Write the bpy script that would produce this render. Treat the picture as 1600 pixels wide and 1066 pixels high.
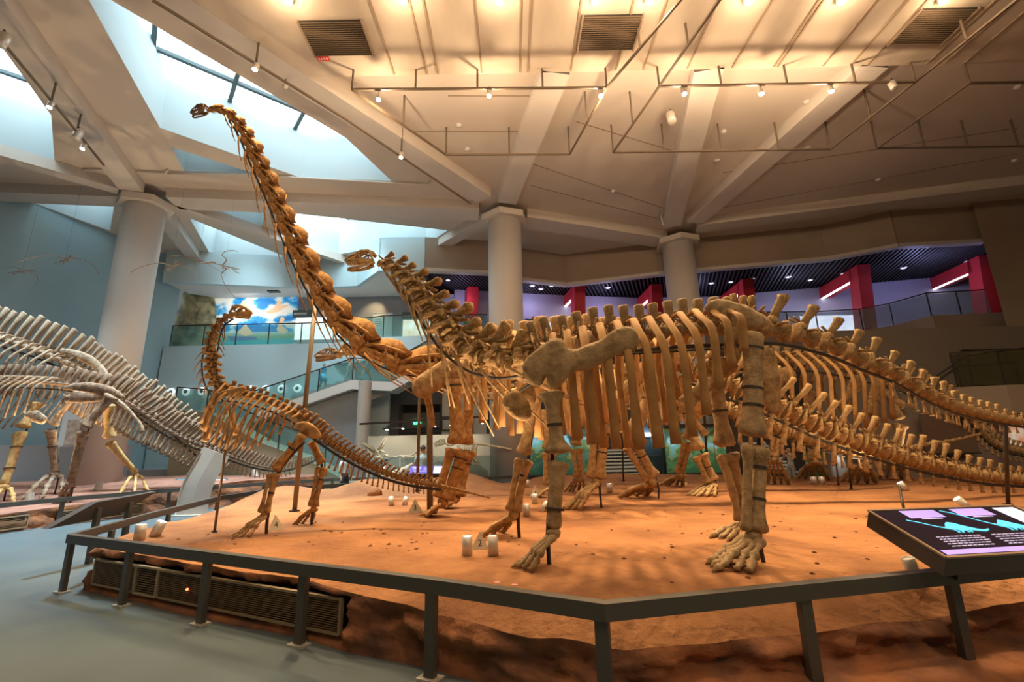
import bpy, bmesh, math, random
from mathutils import Vector, Matrix, noise
from mathutils.geometry import delaunay_2d_cdt, tessellate_polygon
from math import sin, cos, pi, radians, atan2, sqrt
random.seed(7)
for o in list(bpy.data.objects): bpy.data.objects.remove(o)
SC = bpy.context.scene
COL = SC.collection

# ---------------------------------------------------------------- camera
F = 711.0; TILT = radians(13.2); ROLL = radians(1.15)
CAM = Vector((0, 0, 1.6))
FWD = Vector((0, cos(TILT), sin(TILT))); U0 = Vector((0, -sin(TILT), cos(TILT))); R0 = Vector((1, 0, 0))
UP = U0*cos(ROLL) + R0*sin(ROLL); RT = R0*cos(ROLL) - U0*sin(ROLL)
cd = bpy.data.cameras.new('camera'); cam = bpy.data.objects.new('camera', cd); COL.objects.link(cam)
m3 = Matrix((RT, UP, -FWD)).transposed()
cam.matrix_world = Matrix.Translation(CAM) @ m3.to_4x4()
cd.sensor_width = 36; cd.lens = 36*F/1600; cd.clip_start = 0.05; cd.clip_end = 200
SC.camera = cam

# ---------------------------------------------------------------- world, exposure, main lights
w = bpy.data.worlds.new('world'); SC.world = w; w.use_nodes = True
w.node_tree.nodes['Background'].inputs[0].default_value = (0.72, 0.86, 1.0, 1)
w.node_tree.nodes['Background'].inputs[1].default_value = 0.5
SC.view_settings.view_transform = 'Standard'; SC.view_settings.look = 'None'
SC.view_settings.exposure = 1.38; SC.view_settings.gamma = 1
SC.view_settings.use_curve_mapping = False
SC.cycles.max_bounces = 7; SC.cycles.diffuse_bounces = 4; SC.cycles.sample_clamp_indirect = 4
SC.cycles.use_denoising = True
WARM = (1.0, 0.70, 0.38); WARM2 = (1.0, 0.70, 0.42); COOL = (0.70, 0.90, 1.0)
SKY_E = 2.0
def lamp(kind, loc, target, energy, color, size=0.1, angle=60, blend=0.6, name='light'):
    d = bpy.data.lights.new(name, kind); d.energy = energy; d.color = color
    if kind == 'SPOT':
        d.spot_size = radians(angle); d.spot_blend = blend; d.shadow_soft_size = size
    elif kind == 'AREA': d.size = size
    else: d.shadow_soft_size = size
    o = bpy.data.objects.new(name, d); COL.objects.link(o); o.location = loc
    if target is not None:
        o.rotation_euler = (Vector(target)-Vector(loc)).to_track_quat('-Z', 'Y').to_euler()
    return o

# ---------------------------------------------------------------- measuring helpers (photo pixel -> point in the place)
def ray(px, py): return FWD + RT*((px-800)/F) + UP*((533-py)/F)
def P(px, py, y):
    d = ray(px, py); return CAM + d*(y/d.y)
def PZ(px, py, z):
    d = ray(px, py); return CAM + d*((z-CAM.z)/d.z)
def V(*a): return Vector(a)

# ---------------------------------------------------------------- materials
MATS = {}
def mat(name, col, rough=0.7, col2=None, scale=4.0, bump=0.0, bscale=None, emit=0.0, metal=0.0, detail=6, spec=0.4, stretch=None, lo=0.35, hi=0.65, bdist=0.05):
    if name in MATS: return MATS[name]
    m = bpy.data.materials.new(name); m.use_nodes = True; nt = m.node_tree; b = nt.nodes['Principled BSDF']
    b.inputs['Base Color'].default_value = (*col, 1); b.inputs['Roughness'].default_value = rough
    b.inputs['Metallic'].default_value = metal; b.inputs['Specular IOR Level'].default_value = spec
    if emit:
        b.inputs['Emission Color'].default_value = (*col, 1); b.inputs['Emission Strength'].default_value = emit
    if col2 is not None or bump:
        tc = nt.nodes.new('ShaderNodeTexCoord'); src = tc.outputs['Object']
        if stretch:
            mp = nt.nodes.new('ShaderNodeMapping'); mp.inputs['Scale'].default_value = stretch
            nt.links.new(src, mp.inputs[0]); src = mp.outputs[0]
        n = nt.nodes.new('ShaderNodeTexNoise'); n.inputs['Scale'].default_value = scale; n.inputs['Detail'].default_value = detail
        nt.links.new(src, n.inputs['Vector'])
        if col2 is not None:
            r = nt.nodes.new('ShaderNodeValToRGB'); r.color_ramp.elements[0].position = lo; r.color_ramp.elements[1].position = hi
            r.color_ramp.elements[0].color = (*col2, 1); r.color_ramp.elements[1].color = (*col, 1)
            nt.links.new(n.outputs['Fac'], r.inputs[0]); nt.links.new(r.outputs[0], b.inputs['Base Color'])
            if emit: nt.links.new(r.outputs[0], b.inputs['Emission Color'])
        if bump:
            n2 = n
            if bscale:
                n2 = nt.nodes.new('ShaderNodeTexNoise'); n2.inputs['Scale'].default_value = bscale; n2.inputs['Detail'].default_value = 8
                nt.links.new(src, n2.inputs['Vector'])
            bp = nt.nodes.new('ShaderNodeBump'); bp.inputs['Strength'].default_value = bump; bp.inputs['Distance'].default_value = bdist
            nt.links.new(n2.outputs['Fac'], bp.inputs['Height']); nt.links.new(bp.outputs[0], b.inputs['Normal'])
    MATS[name] = m; return m
def glass(name, col, alpha=0.3, rough=0.05):
    m = bpy.data.materials.new(name); m.use_nodes = True; nt = m.node_tree
    for n in list(nt.nodes): nt.nodes.remove(n)
    out = nt.nodes.new('ShaderNodeOutputMaterial'); mx = nt.nodes.new('ShaderNodeMixShader')
    tr = nt.nodes.new('ShaderNodeBsdfTransparent'); tr.inputs[0].default_value = (*[0.6+0.4*c for c in col], 1)
    gl = nt.nodes.new('ShaderNodeBsdfPrincipled'); gl.inputs['Base Color'].default_value = (*col, 1); gl.inputs['Roughness'].default_value = rough
    mx.inputs[0].default_value = alpha
    nt.links.new(tr.outputs[0], mx.inputs[1]); nt.links.new(gl.outputs[0], mx.inputs[2]); nt.links.new(mx.outputs[0], out.inputs[0])
    MATS[name] = m; return m

M_floor = mat('floor_resin', (0.125, 0.165, 0.18), 0.36, (0.10, 0.135, 0.15), 0.9, spec=0.5)
M_soil = mat('red_soil', (0.47, 0.225, 0.10), 0.95, (0.25, 0.115, 0.058), 1.1, 1.0, 11.0, spec=0.1, lo=0.3, hi=0.7)
M_rock = mat('red_rock', (0.42, 0.17, 0.075), 0.9, (0.19, 0.095, 0.065), 2.8, 1.0, 6.0, spec=0.15)
M_white = mat('painted_white', (0.72, 0.70, 0.67), 0.85, spec=0.2)
M_ceil = mat('ceiling_paint', (0.60, 0.53, 0.46), 0.9, spec=0.15)
M_beam = mat('beam_paint', (0.60, 0.55, 0.50), 0.9, spec=0.15)
M_beam2 = mat('beam_side_paint', (0.60, 0.55, 0.50), 0.9, spec=0.15)
M_strip = mat('strip_panel', (0.56, 0.48, 0.39), 0.7, (0.51, 0.43, 0.34), 2.5, stretch=(1, 0.3, 1), spec=0.2)
M_groove = mat('panel_groove', (0.30, 0.22, 0.15), 0.8)
M_well = mat('skylight_well_paint', (0.46, 0.55, 0.58), 0.85, spec=0.1)
M_sky = mat('skylight_daylight', (0.86, 0.97, 1.0), 0.4, emit=SKY_E)
M_mull = mat('mullion_grey', (0.07, 0.12, 0.14), 0.5)
M_col = mat('column_paint', (0.58, 0.55, 0.52), 0.6, spec=0.3)
M_blue = mat('blue_wall', (0.32, 0.46, 0.51), 0.8, (0.30, 0.435, 0.485), 0.6, spec=0.2)
M_grey = mat('grey_wall', (0.36, 0.36, 0.37), 0.8, (0.33, 0.33, 0.34), 0.8, spec=0.2)
M_fascia_warm = mat('fascia_warm_lit', (0.36, 0.29, 0.23), 0.85, (0.33, 0.265, 0.21), 0.7, spec=0.15)  # brown of the warm hall light put into the colour
M_fascia_cool = mat('fascia_cool_lit', (0.50, 0.64, 0.68), 0.85, spec=0.15)  # bluish cast of cool daylight put into the colour
M_lav = mat('gallery_wall', (0.40, 0.39, 0.46), 0.8, spec=0.2)
M_black = mat('black_slat', (0.018, 0.017, 0.018), 0.5)
M_blackback = mat('black_void', (0.006, 0.006, 0.007), 0.9)
M_red = mat('red_lacquer', (0.62, 0.035, 0.045), 0.45)
M_rail = mat('rail_steel', (0.075, 0.068, 0.058), 0.45, spec=0.5)
M_dark = mat('dark_metal', (0.035, 0.030, 0.026), 0.5, spec=0.5)
M_pole = mat('pole_steel', (0.20, 0.14, 0.085), 0.45, metal=0.3)
M_can = mat('can_aluminium', (0.62, 0.58, 0.52), 0.35, metal=0.35)
M_bulb = mat('lamp_lens', (1.0, 0.88, 0.66), 0.4, emit=14)
M_bulbw = mat('lamp_lens_white', (1.0, 0.97, 0.92), 0.4, emit=9)
M_frame = mat('grille_frame', (0.36, 0.27, 0.16), 0.5)
M_slat = mat('grille_slat', (0.26, 0.17, 0.085), 0.5)
M_kiosk = mat('kiosk_box', (0.055, 0.046, 0.042), 0.5)
M_cream = mat('cream_wall', (0.55, 0.53, 0.45), 0.8)
M_glass = glass('teal_glass', (0.34, 0.64, 0.62), 0.14)
M_glass2 = glass('clear_glass', (0.34, 0.46, 0.46), 0.22)
M_glass3 = glass('olive_glass', (0.12, 0.12, 0.07), 0.3)
M_skin = mat('skin', (0.55, 0.33, 0.22), 0.6)
M_hair = mat('hair', (0.02, 0.016, 0.014), 0.6)

# ---------------------------------------------------------------- mesh helpers
class MB:
    def __init__(s): s.v = []; s.f = []; s.m = []
    def add(s, vs, fs, mi=0):
        b = len(s.v); s.v += [Vector(p) for p in vs]; s.f += [tuple(i+b for i in q) for q in fs]; s.m += [mi]*len(fs); return s
    def box(s, c, d, R=None, mi=0):
        c = Vector(c); h = Vector(d)*0.5
        vs = [Vector((x*h.x, y*h.y, z*h.z)) for x in (-1, 1) for y in (-1, 1) for z in (-1, 1)]
        if R is not None: vs = [R @ q for q in vs]
        return s.add([q+c for q in vs], [(0,1,3,2),(4,6,7,5),(0,4,5,1),(2,3,7,6),(0,2,6,4),(1,5,7,3)], mi)
    def hexa(s, b4, t4, mi=0):
        return s.add(list(b4)+list(t4), [(3,2,1,0),(4,5,6,7),(0,1,5,4),(1,2,6,5),(2,3,7,6),(3,0,4,7)], mi)
    def bar(s, a, b, w, h, up=(0,0,1), mi=0):
        a = Vector(a); b = Vector(b); t = (b-a).normalized(); sd = t.cross(Vector(up))
        if sd.length < 1e-4: sd = t.cross(Vector((1,0,0)))
        sd.normalize(); u = sd.cross(t)
        o = [sd*(x*w/2)+u*(y*h/2) for x, y in ((-1,-1),(1,-1),(1,1),(-1,1))]
        return s.hexa([a+q for q in o], [b+q for q in o], mi)
    def sweep_rect(s, pts, w, h, mi=0):
        pts = [Vector(p) for p in pts]; k = len(pts); b = len(s.v)
        for i, p in enumerate(pts):
            d0 = (p-pts[i-1]).normalized() if i else (pts[1]-p).normalized(); d1 = (pts[i+1]-p).normalized() if i < k-1 else d0
            n0 = V(d0.y,-d0.x,0); n1 = V(d1.y,-d1.x,0); n = (n0+n1).normalized(); sc = 1/max(.5, n.dot(n1))
            for x, z in ((-1,-1),(1,-1),(1,1),(-1,1)): s.v.append(p+n*(x*w/2*sc)+V(0,0,z*h/2))
        for i in range(k-1):
            for j in range(4): s.f.append((b+i*4+j, b+i*4+(j+1)%4, b+(i+1)*4+(j+1)%4, b+(i+1)*4+j)); s.m.append(mi)
        s.f += [(b+3,b+2,b+1,b), tuple(b+(k-1)*4+j for j in range(4))]; s.m += [mi, mi]; return s
    def prism(s, poly, z0, z1, mi=0):
        n = len(poly); pl = [Vector((p[0], p[1])) for p in poly]
        if sum(pl[i].x*pl[(i+1)%n].y-pl[(i+1)%n].x*pl[i].y for i in range(n)) < 0: pl.reverse()
        vs = [(p.x, p.y, z0) for p in pl]+[(p.x, p.y, z1) for p in pl]
        fs = [(i, (i+1)%n, (i+1)%n+n, i+n) for i in range(n)]
        tr = tessellate_polygon([[Vector((p.x, p.y, 0)) for p in pl]])
        fs += [tuple(t) for t in tr]+[tuple(i+n for i in t) for t in tr]
        return s.add(vs, fs, mi)
    def loft(s, pts, hw, ht, side=(0,1,0), n=8, cap=True, mi=0, pw=1.0):
        pts = [Vector(p) for p in pts]; k = len(pts)
        if not hasattr(hw, '__len__'): hw = [hw]*k
        if not hasattr(ht, '__len__'): ht = [ht]*k
        b = len(s.v); side = Vector(side)
        for i, p in enumerate(pts):
            t = (pts[min(i+1, k-1)]-pts[max(i-1, 0)]).normalized()
            sd = side - t*side.dot(t)
            if sd.length < 1e-3: sd = t.orthogonal()
            sd.normalize(); nn = t.cross(sd)
            for j in range(n):
                a = 2*pi*j/n; s.v.append(p + sd*(cos(a)*hw[i]) + nn*(sin(a)*ht[i]))
        for i in range(k-1):
            for j in range(n):
                s.f.append((b+i*n+j, b+i*n+(j+1)%n, b+(i+1)*n+(j+1)%n, b+(i+1)*n+j)); s.m.append(mi)
        if cap:
            s.f.append(tuple(b+j for j in reversed(range(n)))); s.f.append(tuple(b+(k-1)*n+j for j in range(n))); s.m += [mi, mi]
        return s
    def tube(s, pts, r, n=8, mi=0): return s.loft(pts, r, r, (0.3, 0.9, 0.17), n, True, mi)
    def lathe(s, prof, c, axis=(0,0,1), n=16, mi=0):
        ax = Vector(axis).normalized(); pts = [Vector(c)+ax*z for r, z in prof]; rr = [max(r, 1e-4) for r, z in prof]
        b = len(s.v); a1 = ax.orthogonal().normalized(); a2 = ax.cross(a1)
        for p, r in zip(pts, rr):
            for j in range(n):
                a = 2*pi*j/n; s.v.append(p+a1*(cos(a)*r)+a2*(sin(a)*r))
        for i in range(len(pts)-1):
            for j in range(n):
                s.f.append((b+i*n+j, b+i*n+(j+1)%n, b+(i+1)*n+(j+1)%n, b+(i+1)*n+j)); s.m.append(mi)
        s.f.append(tuple(b+j for j in reversed(range(n)))); s.f.append(tuple(b+(len(pts)-1)*n+j for j in range(n))); s.m += [mi, mi]
        return s
    def rough(s, amp, freq):
        for i, v in enumerate(s.v): s.v[i] = v + noise.noise_vector(v*freq)*amp
        return s
    def mesh(s, name, mats, smooth=False, off=None):
        me = bpy.data.meshes.new(name)
        me.from_pydata([(v-off) if off is not None else v for v in s.v], [], s.f); me.validate()
        for q in (mats if isinstance(mats, (list, tuple)) else [mats]): me.materials.append(q)
        if isinstance(mats, (list, tuple)) and len(me.polygons) == len(s.m): me.polygons.foreach_set('material_index', s.m)
        if smooth: me.polygons.foreach_set('use_smooth', [True]*len(me.polygons))
        bm = bmesh.new(); bm.from_mesh(me); bmesh.ops.recalc_face_normals(bm, faces=bm.faces); bm.to_mesh(me); bm.free()
        me.update(); return me
WLOC = {}
def link(name, me, parent=None, M=None, wl=None):
    o = bpy.data.objects.new(name, me); COL.objects.link(o)
    if parent is not None:
        o.parent = parent; pl = WLOC.get(parent.name, Vector())
        o.matrix_local = (Matrix.Translation(-pl) @ M) if M is not None else Matrix.Translation((wl if wl is not None else pl)-pl)
        WLOC[o.name] = M.translation.copy() if M is not None else (wl.copy() if wl is not None else pl.copy())
    else:
        if M is not None: o.matrix_world = M; WLOC[o.name] = M.translation.copy()
        else: o.location = wl if wl is not None else (0, 0, 0); WLOC[o.name] = Vector(o.location)
    return o
def part(name, mb, m, parent=None, smooth=False, center=True):
    off = None
    if center and mb.v:
        lo = Vector([min(v[i] for v in mb.v) for i in range(3)]); hi = Vector([max(v[i] for v in mb.v) for i in range(3)])
        off = Vector(((lo.x+hi.x)/2, (lo.y+hi.y)/2, lo.z))
    return link(name, mb.mesh(name, m, smooth, off), parent, None, off if off is not None else Vector())
def thing(name, label, cat, loc=(0,0,0), group=None):
    o = bpy.data.objects.new(name, None); COL.objects.link(o); o.location = loc; o.empty_display_size = 0.1
    WLOC[o.name] = Vector(loc); o['label'] = label; o['category'] = cat
    if group: o['group'] = group
    return o
def tag(o, label, cat, group=None):
    o['label'] = label; o['category'] = cat
    if group: o['group'] = group
    return o
def struct(name, mb, m, parent=None, smooth=False):
    o = part(name, mb, m, parent, smooth, center=False)
    if parent is None: o['kind'] = 'structure'
    return o
def bez(pts, n):
    """Catmull-Rom through tuples of floats, n samples"""
    pts = [tuple(p) for p in pts]; k = len(pts); out = []
    for i in range(n):
        u = (k-1)*i/(n-1); a = min(int(u), k-2); t = u-a
        p0, p1, p2, p3 = pts[max(a-1, 0)], pts[a], pts[a+1], pts[min(a+2, k-1)]
        out.append(tuple(0.5*(2*q1+(-q0+q2)*t+(2*q0-5*q1+4*q2-q3)*t*t+(-q0+3*q1-3*q2+q3)*t**3) for q0, q1, q2, q3 in zip(p0, p1, p2, p3)))
    return out
def text_mb(txt, size, M, depth=0.004):
    cu = bpy.data.curves.new('txt', 'FONT'); cu.body = txt; cu.size = size; cu.align_x = 'CENTER'; cu.align_y = 'CENTER'; cu.extrude = depth
    ob = bpy.data.objects.new('txt', cu); COL.objects.link(ob)
    dg = bpy.context.evaluated_depsgraph_get(); me = bpy.data.meshes.new_from_object(ob.evaluated_get(dg))
    mb = MB(); mb.add([M @ v.co for v in me.vertices], [tuple(p.vertices) for p in me.polygons])
    bpy.data.objects.remove(ob); bpy.data.curves.remove(cu); bpy.data.meshes.remove(me); return mb
# ================================================================ THE HALL
ORD = 'first second third fourth fifth sixth seventh eighth ninth tenth eleventh twelfth thirteenth fourteenth fifteenth sixteenth'.split()
ZC = 11.6; ZB = 11.2; ZW = 13.6
mb = MB(); mb.add([(-28,-9,0),(28,-9,0),(28,33,0),(-28,33,0)], [(0,1,2,3)]); struct('floor', mb, M_floor)
# --- ceiling slab with skylight holes
holes_px = [
 [(122,-30),(250,200),(470,278),(612,283),(540,215),(480,180)],
 [(268,230),(287,268),(400,272)],
 [(-150,-20),(0,70),(80,180),(85,250),(0,225),(-150,178)],
 [(54,318),(178,323),(172,361)],
 [(296,341),(333,405),(465,409)],
 [(318,328),(415,331),(407,359)],
 [(455,333),(700,360),(665,383),(592,386),(528,398),(437,368)],
]
holes = [[PZ(x, y, ZC) for x, y in h] for h in holes_px]
outer = [V(-28,-9,ZC), V(28,-9,ZC), V(28,33,ZC), V(-28,33,ZC)]
loops = [outer]+holes; flat = [p for l in loops for p in l]
mb = MB(); mb.add(flat, [tuple(t) for t in tessellate_polygon(loops)])
ceil = struct('ceiling', mb, M_ceil)
# --- skylights
d0 = (PZ(400,140,ZW)-PZ(240,72,ZW)); d0.z = 0; d0.normalize(); d1 = V(-d0.y, d0.x, 0); o0 = PZ(240,72,ZW)
for i, h in enumerate(holes):
    win = bpy.data.objects.new('window_%d' % (i+1), None); COL.objects.link(win); win['kind'] = 'structure'
    win['label'] = ['large skylight above the tallest neck', 'small triangular skylight beside the large one', 'skylight at the left edge of the ceiling', 'skylight behind the left column',
                    'triangular skylight above the painted cloud mural', 'narrow skylight right of the left column', 'skylight in front of the gallery fascia'][i]
    WLOC[win.name] = Vector()
    n = len(h)
    for k in range(n):
        a, b = h[k], h[(k+1) % n]; up = V(0,0,ZW-ZC)
        mid = sum(h, Vector())/n; out = ((a+b)/2-mid); out.z = 0; e = (b-a).normalized(); nr = V(-e.y, e.x, 0)
        if nr.dot(out) < 0: nr = -nr
        q = nr*0.06
        e0 = V(0,0,.006); mb = MB(); mb.hexa([a+e0, b+e0, b+q+e0, a+q+e0], [a+up, b+up, b+q+up, a+q+up]); part('well_wall', mb, M_well, win)
    us = [(p-o0).dot(d0) for p in h]; vs = [(p-o0).dot(d1) for p in h]
    su, sv = (2.15, 1.35)
    for iu in range(math.floor(min(us)/su), math.ceil(max(us)/su)):
        for iv in range(math.floor(min(vs)/sv), math.ceil(max(vs)/sv)):
            b = o0 + d0*(iu*su)+d1*(iv*sv); b.z = ZW+0.02
            mb = MB(); z = V(0,0,0.03); c4 = [b, b+d0*su, b+d0*su+d1*sv, b+d1*sv]
            mb.hexa(c4, [p+z for p in c4]); part('pane', mb, M_sky, win)
    u0, u1, v0, v1 = min(us), max(us), min(vs), max(vs)
    for iu in range(math.floor(u0/su)+1, math.ceil(u1/su)):
        a = o0+d0*(iu*su)+d1*(v0-.1); b = o0+d0*(iu*su)+d1*(v1+.1); a.z = b.z = ZW-0.04
        mb = MB(); mb.bar(a, b, .13, .14); part('mullion', mb, M_mull, win)
    for iv in range(math.floor(v0/sv)+1, math.ceil(v1/sv)):
        a = o0+d0*(u0-.1)+d1*(iv*sv); b = o0+d0*(u1+.1)+d1*(iv*sv); a.z = b.z = ZW-0.05
        mb = MB(); mb.bar(a, b, .13, .12); part('mullion', mb, M_mull, win)
# --- beams
def beam(a, b, wd, z0=ZB, z1=ZC, m=M_beam, nm='ceiling_beam'):
    mb = MB(); mb.bar((a[0],a[1],(z0+z1)/2), (b[0],b[1],(z0+z1)/2), wd, z1-z0); o = struct(nm, mb, m); return o
BE = []
for a, b, wd in [((-19.2,-8),(-1.0,16.3),.75), ((-5.0,-8),(-14.1,15.2),.75), ((1.31,10.07),(-0.1,16.6),.75), ((5.34,10.07),(7.35,18.9),.75),
                 ((9.72,10.07),(8.3,18.6),.8), ((-13.2,16.1),(-1.3,17.5),.95), ((0.6,18.2),(7.4,20.6),1.0), ((8.6,19.2),(21.5,16.0),.8),
                 ((-21,9.0),(-14.6,15.2),.5), ((-21,15.2),(-14.9,15.9),.7), ((-13.3,16.4),(-8.8,22.3),.35), ((-14.3,16.9),(-16.2,21.8),.6), ((-1.0,18.1),(-3.7,21),.55)]:
    BE.append(beam(a, b, wd))
for i, o in enumerate(BE): o.name = 'trim_%d' % (i+1)
# --- strip ceiling near the viewer, with grooves and vents
mb = MB(); mb.prism([(-5.2,10.05),(27,10.05),(27,-9),(-19.5,-9)], ZB, ZB+.38); strip = struct('ceiling_panel', mb, M_strip)
for (xa, xb) in [(580,612),(650,664),(663,682),(745,752),(817,812),(828,825),(910,893),(975,963),(1035,1006),(1125,1075),(1203,1145),(1275,1209),(1281,1215),(1365,1285),(1415,1327),(1443,1353),(1560,1443),(1590,1470),(1640,1500)]:
    p = PZ(xb, 104, ZB); x = p.x
    mb = MB(); mb.box((x, 0.6, ZB-.012), (.045, 18.8, .03)); part('groove', mb, M_groove, strip)
for xa, xb, lab in [(-4.75,-3.3,'leftmost dark square vent grille in the strip ceiling'), (1.77,3.15,'middle dark square vent grille in the strip ceiling'), (9.5,10.82,'rightmost dark square vent grille in the strip ceiling')]:
    t = thing('ceiling_vent', lab, 'vent', ((xa+xb)/2, 8.9, ZB-.06), 'vents in the strip ceiling')
    mb = MB(); mb.box(((xa+xb)/2, 8.9, ZB-.02), (xb-xa, .95, .02)); part('backing', mb, M_dark, t)
    for k in range(17):
        mb = MB(); mb.box(((xa+xb)/2, 8.46+k*.055, ZB-.04), (xb-xa-.04, .022, .03)); part('slat', mb, mat('vent_slat', (.15,.105,.065), .7), t)
    for s in (0, 1):
        mb = MB(); mb.box((xa if s == 0 else xb, 8.9, ZB-.035), (.04, .99, .05)); part('frame', mb, M_groove, t)
mb = MB(); mb.box((-4.58, 9.45, ZB-.02), (.3,.14,.03)); tag(part('ceiling_sign', mb, mat('sign_red', (.8,.06,.05), .5)), 'small red sign beside the left ceiling vent', 'sign')
mb = MB()
for k in range(4): mb.box((-4.68+k*.065, 9.45, ZB-.038), (.03,.06,.006))
o = part('lettering', mb, M_white, bpy.data.objects['ceiling_sign']); o['kind'] = 'stuff'
# joints in the recessed ceiling
for a, b in [((820,252),(1050,330)),((830,290),(1040,345)),((700,150),(845,150)),((640,205),(835,205)),((1130,270),(1590,200)),((1100,330),(1590,240)),((900,190),(1065,240))]:
    mb = MB(); mb.bar(PZ(*a, ZC-.005), PZ(*b, ZC-.005), .03, .012); part('groove', mb, M_groove, ceil)
# smoke detectors / small domes
for i, q in enumerate(sorted([(717,195),(730,232),(958,298),(1120,250),(1260,158),(1262,230),(1372,280),(1590,135),(1585,250),(1130,205)])):
    p = PZ(*q, ZC); mb = MB(); mb.lathe([(.09,-.0),(.1,-.03),(.05,-.07),(.0,-.08)], p, n=12)
    tag(part('smoke_detector', mb, M_white, None, True), ORD[i]+' small round smoke detector from the left on the recessed ceiling', 'detector', 'smoke detectors on the ceiling')
# pipes along the ceiling
for j, (pts, lab) in enumerate([([(120,266),(160,266),(257,271),(262,266)], 'thin pale pipe crossing above the left column'), ([(262,271),(400,274),(612,286),(670,289),(672,284)], 'long pale pipe under the large skylight'),
            ([(1345,268),(1350,290),(1340,312)], 'short bent pipe on the right ceiling edge'), ([(1036,325),(1033,340),(1036,352)], 'short bent pipe beside the rightmost round column')]):
    mb = MB(); mb.tube([PZ(*q, ZC-.08) if j < 2 else P(q[0], q[1], 18.3) for q in pts], .035, 8); tag(part('ceiling_pipe', mb, M_beam, None, True), lab, 'pipe')
# --- columns
def column(x, y, r, nm, lab):
    mb = MB(); mb.lathe([(r,0),(r,ZB-.1)], (x,y,0), n=40); c = struct(nm, mb, M_col, smooth=False)
    for f in c.data.polygons: f.use_smooth = len(f.vertices) == 4
    c['label'] = lab
    mb = MB(); mb.prism([(x+1.45*r*cos(a), y+1.45*r*sin(a)) for a in [radians(20+60*k) for k in range(6)]], ZB-.28, ZB-.02); part('capital', mb, M_beam, c)
column(-14.15, 16.0, .66, 'wall_column_1', 'round column behind the crested skeletons')
column(-0.22, 17.75, .70, 'wall_column_2', 'round column behind the middle of the hall')
column(8.1, 20.4, .72, 'wall_column_3', 'round column in front of the right gallery')
mb = MB(); mb.prism([(20.15,18.0),(27,17.0),(27,21),(23.3,20.6)], 0, ZC); struct('wall_right_pillar', mb, M_fascia_warm)
# --- outer walls
mb = MB(); mb.box((0,-9,6.5),(56,.3,13)); struct('wall_back', mb, M_grey)
mb = MB(); mb.box((27.5,12,6.5),(.3,44,13)); struct('wall_right', mb, M_fascia_warm)
mb = MB(); mb.box((0,31,6.5),(56,.3,13)); struct('wall_far', mb, M_grey)
def wallseg(nm, a, b, z0, z1, m, th=.25):
    mb = MB(); mb.bar((a[0],a[1],(z0+z1)/2), (b[0],b[1],(z0+z1)/2), th, z1-z0); return struct(nm, mb, m)
wallseg('wall_left', (-21.5,9.5), (-17.5,22.6), 0, ZC, M_blue)
wallseg('wall_left_near', (-21.5,9.5), (-23.5,-9), 0, ZC, M_blue)
# --- gallery fascia
FPL = [(-17.2,21.2),(-10.4,22.5),(-7.9,22.3),(-6.2,20.3),(-4.1,20.35),(-1.1,20.9),(.55,21.9),(2.95,22.8),(7.4,21.5),(9.25,21.1),(14.8,20.0),(17.1,18.7),(20.6,18.4)]
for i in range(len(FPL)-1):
    wallseg('wall_fascia_%d' % (i+1), FPL[i], FPL[i+1], 9.9, ZC, M_fascia_cool if i < 4 else M_fascia_warm, .22)  # cool light tinted into the left segments, warm light into the rest
for i in range(4, len(FPL)-1):
    a, b = V(*FPL[i], 0), V(*FPL[i+1], 0); mb = MB(); mb.bar((a.x,a.y,9.93),(b.x,b.y,9.93),.34,.16); struct('trim_fascia_%d' % i, mb, M_col)
# --- gallery slab
SPL = [(-17.4,22.1),(-9,22.1),(-6.2,21.1),(-4,20.95),(-1,21.3),(.6,22.2),(3,23.0),(7.4,22.0),(9.3,21.7),(15.3,21.9),(17.3,21.6),(18.0,20.8),(18.4,19.2),(21.2,18.9)]
mb = MB(); mb.prism(SPL[3:]+[(26,19),(26,31),(-4,31)], 5.8, 6.87); struct('floor_gallery', mb, M_fascia_warm)
mb = MB(); mb.prism(SPL[:4]+[(-4,31),(-17.4,31)], 5.8, 6.87); struct('floor_gallery_left', mb, M_fascia_cool)
# left gallery room
wallseg('wall_gallery_left', (-17.5,24.2), (-3.2,24.2), 6.87, 10.0, M_grey)
mb = MB(); mb.prism([(-17.2,21.4),(-10.4,22.6),(-7.9,22.4),(-6.2,20.4),(-4.4,20.5),(-4.4,24.4),(-17.2,24.4)], 9.95, 10.05); struct('ceiling_gallery_left', mb, M_white)
mb = MB(); mb.box((-12.6,22.9,9.93),(.6,.3,.05)); tag(part('ceiling_speaker_vent', mb, M_dark), 'black square vent in the gallery soffit above the cloud mural', 'vent')
wallseg('wall_lower_left', (-17.4,22.2), (-6.0,22.2), 0, 5.85, M_fascia_cool)
# right gallery room: lavender wall, black slat ceiling
GW = [(-3.2,24.4),(3.1,25.8),(8.0,26.6),(12.2,26.6),(18.6,25.2),(26,23.4)]
for i in range(len(GW)-1): wallseg('wall_gallery_%d' % (i+1), GW[i], GW[i+1], 6.87, 10.35, M_lav)
mb = MB(); mb.prism([(-4.4,20.45),(-1.1,21.0),(.55,22.0),(2.95,22.9),(7.4,21.6),(9.25,21.2),(14.8,20.1),(17.1,18.8),(20.6,18.5),(26,18.5),(26,27),(-4.4,27)], 10.5, 10.6); struct('ceiling_gallery', mb, M_blackback)
import bisect
def slat_clip(x):   # front edge of the gallery at x
    pts = FPL[4:]+[(27,18.4)]
    for k in range(len(pts)-1):
        if pts[k][0] <= x <= pts[k+1][0]:
            t = (x-pts[k][0])/(pts[k+1][0]-pts[k][0]); return pts[k][1]+t*(pts[k+1][1]-pts[k][1])
    return 20.4
mb = MB()
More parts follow.
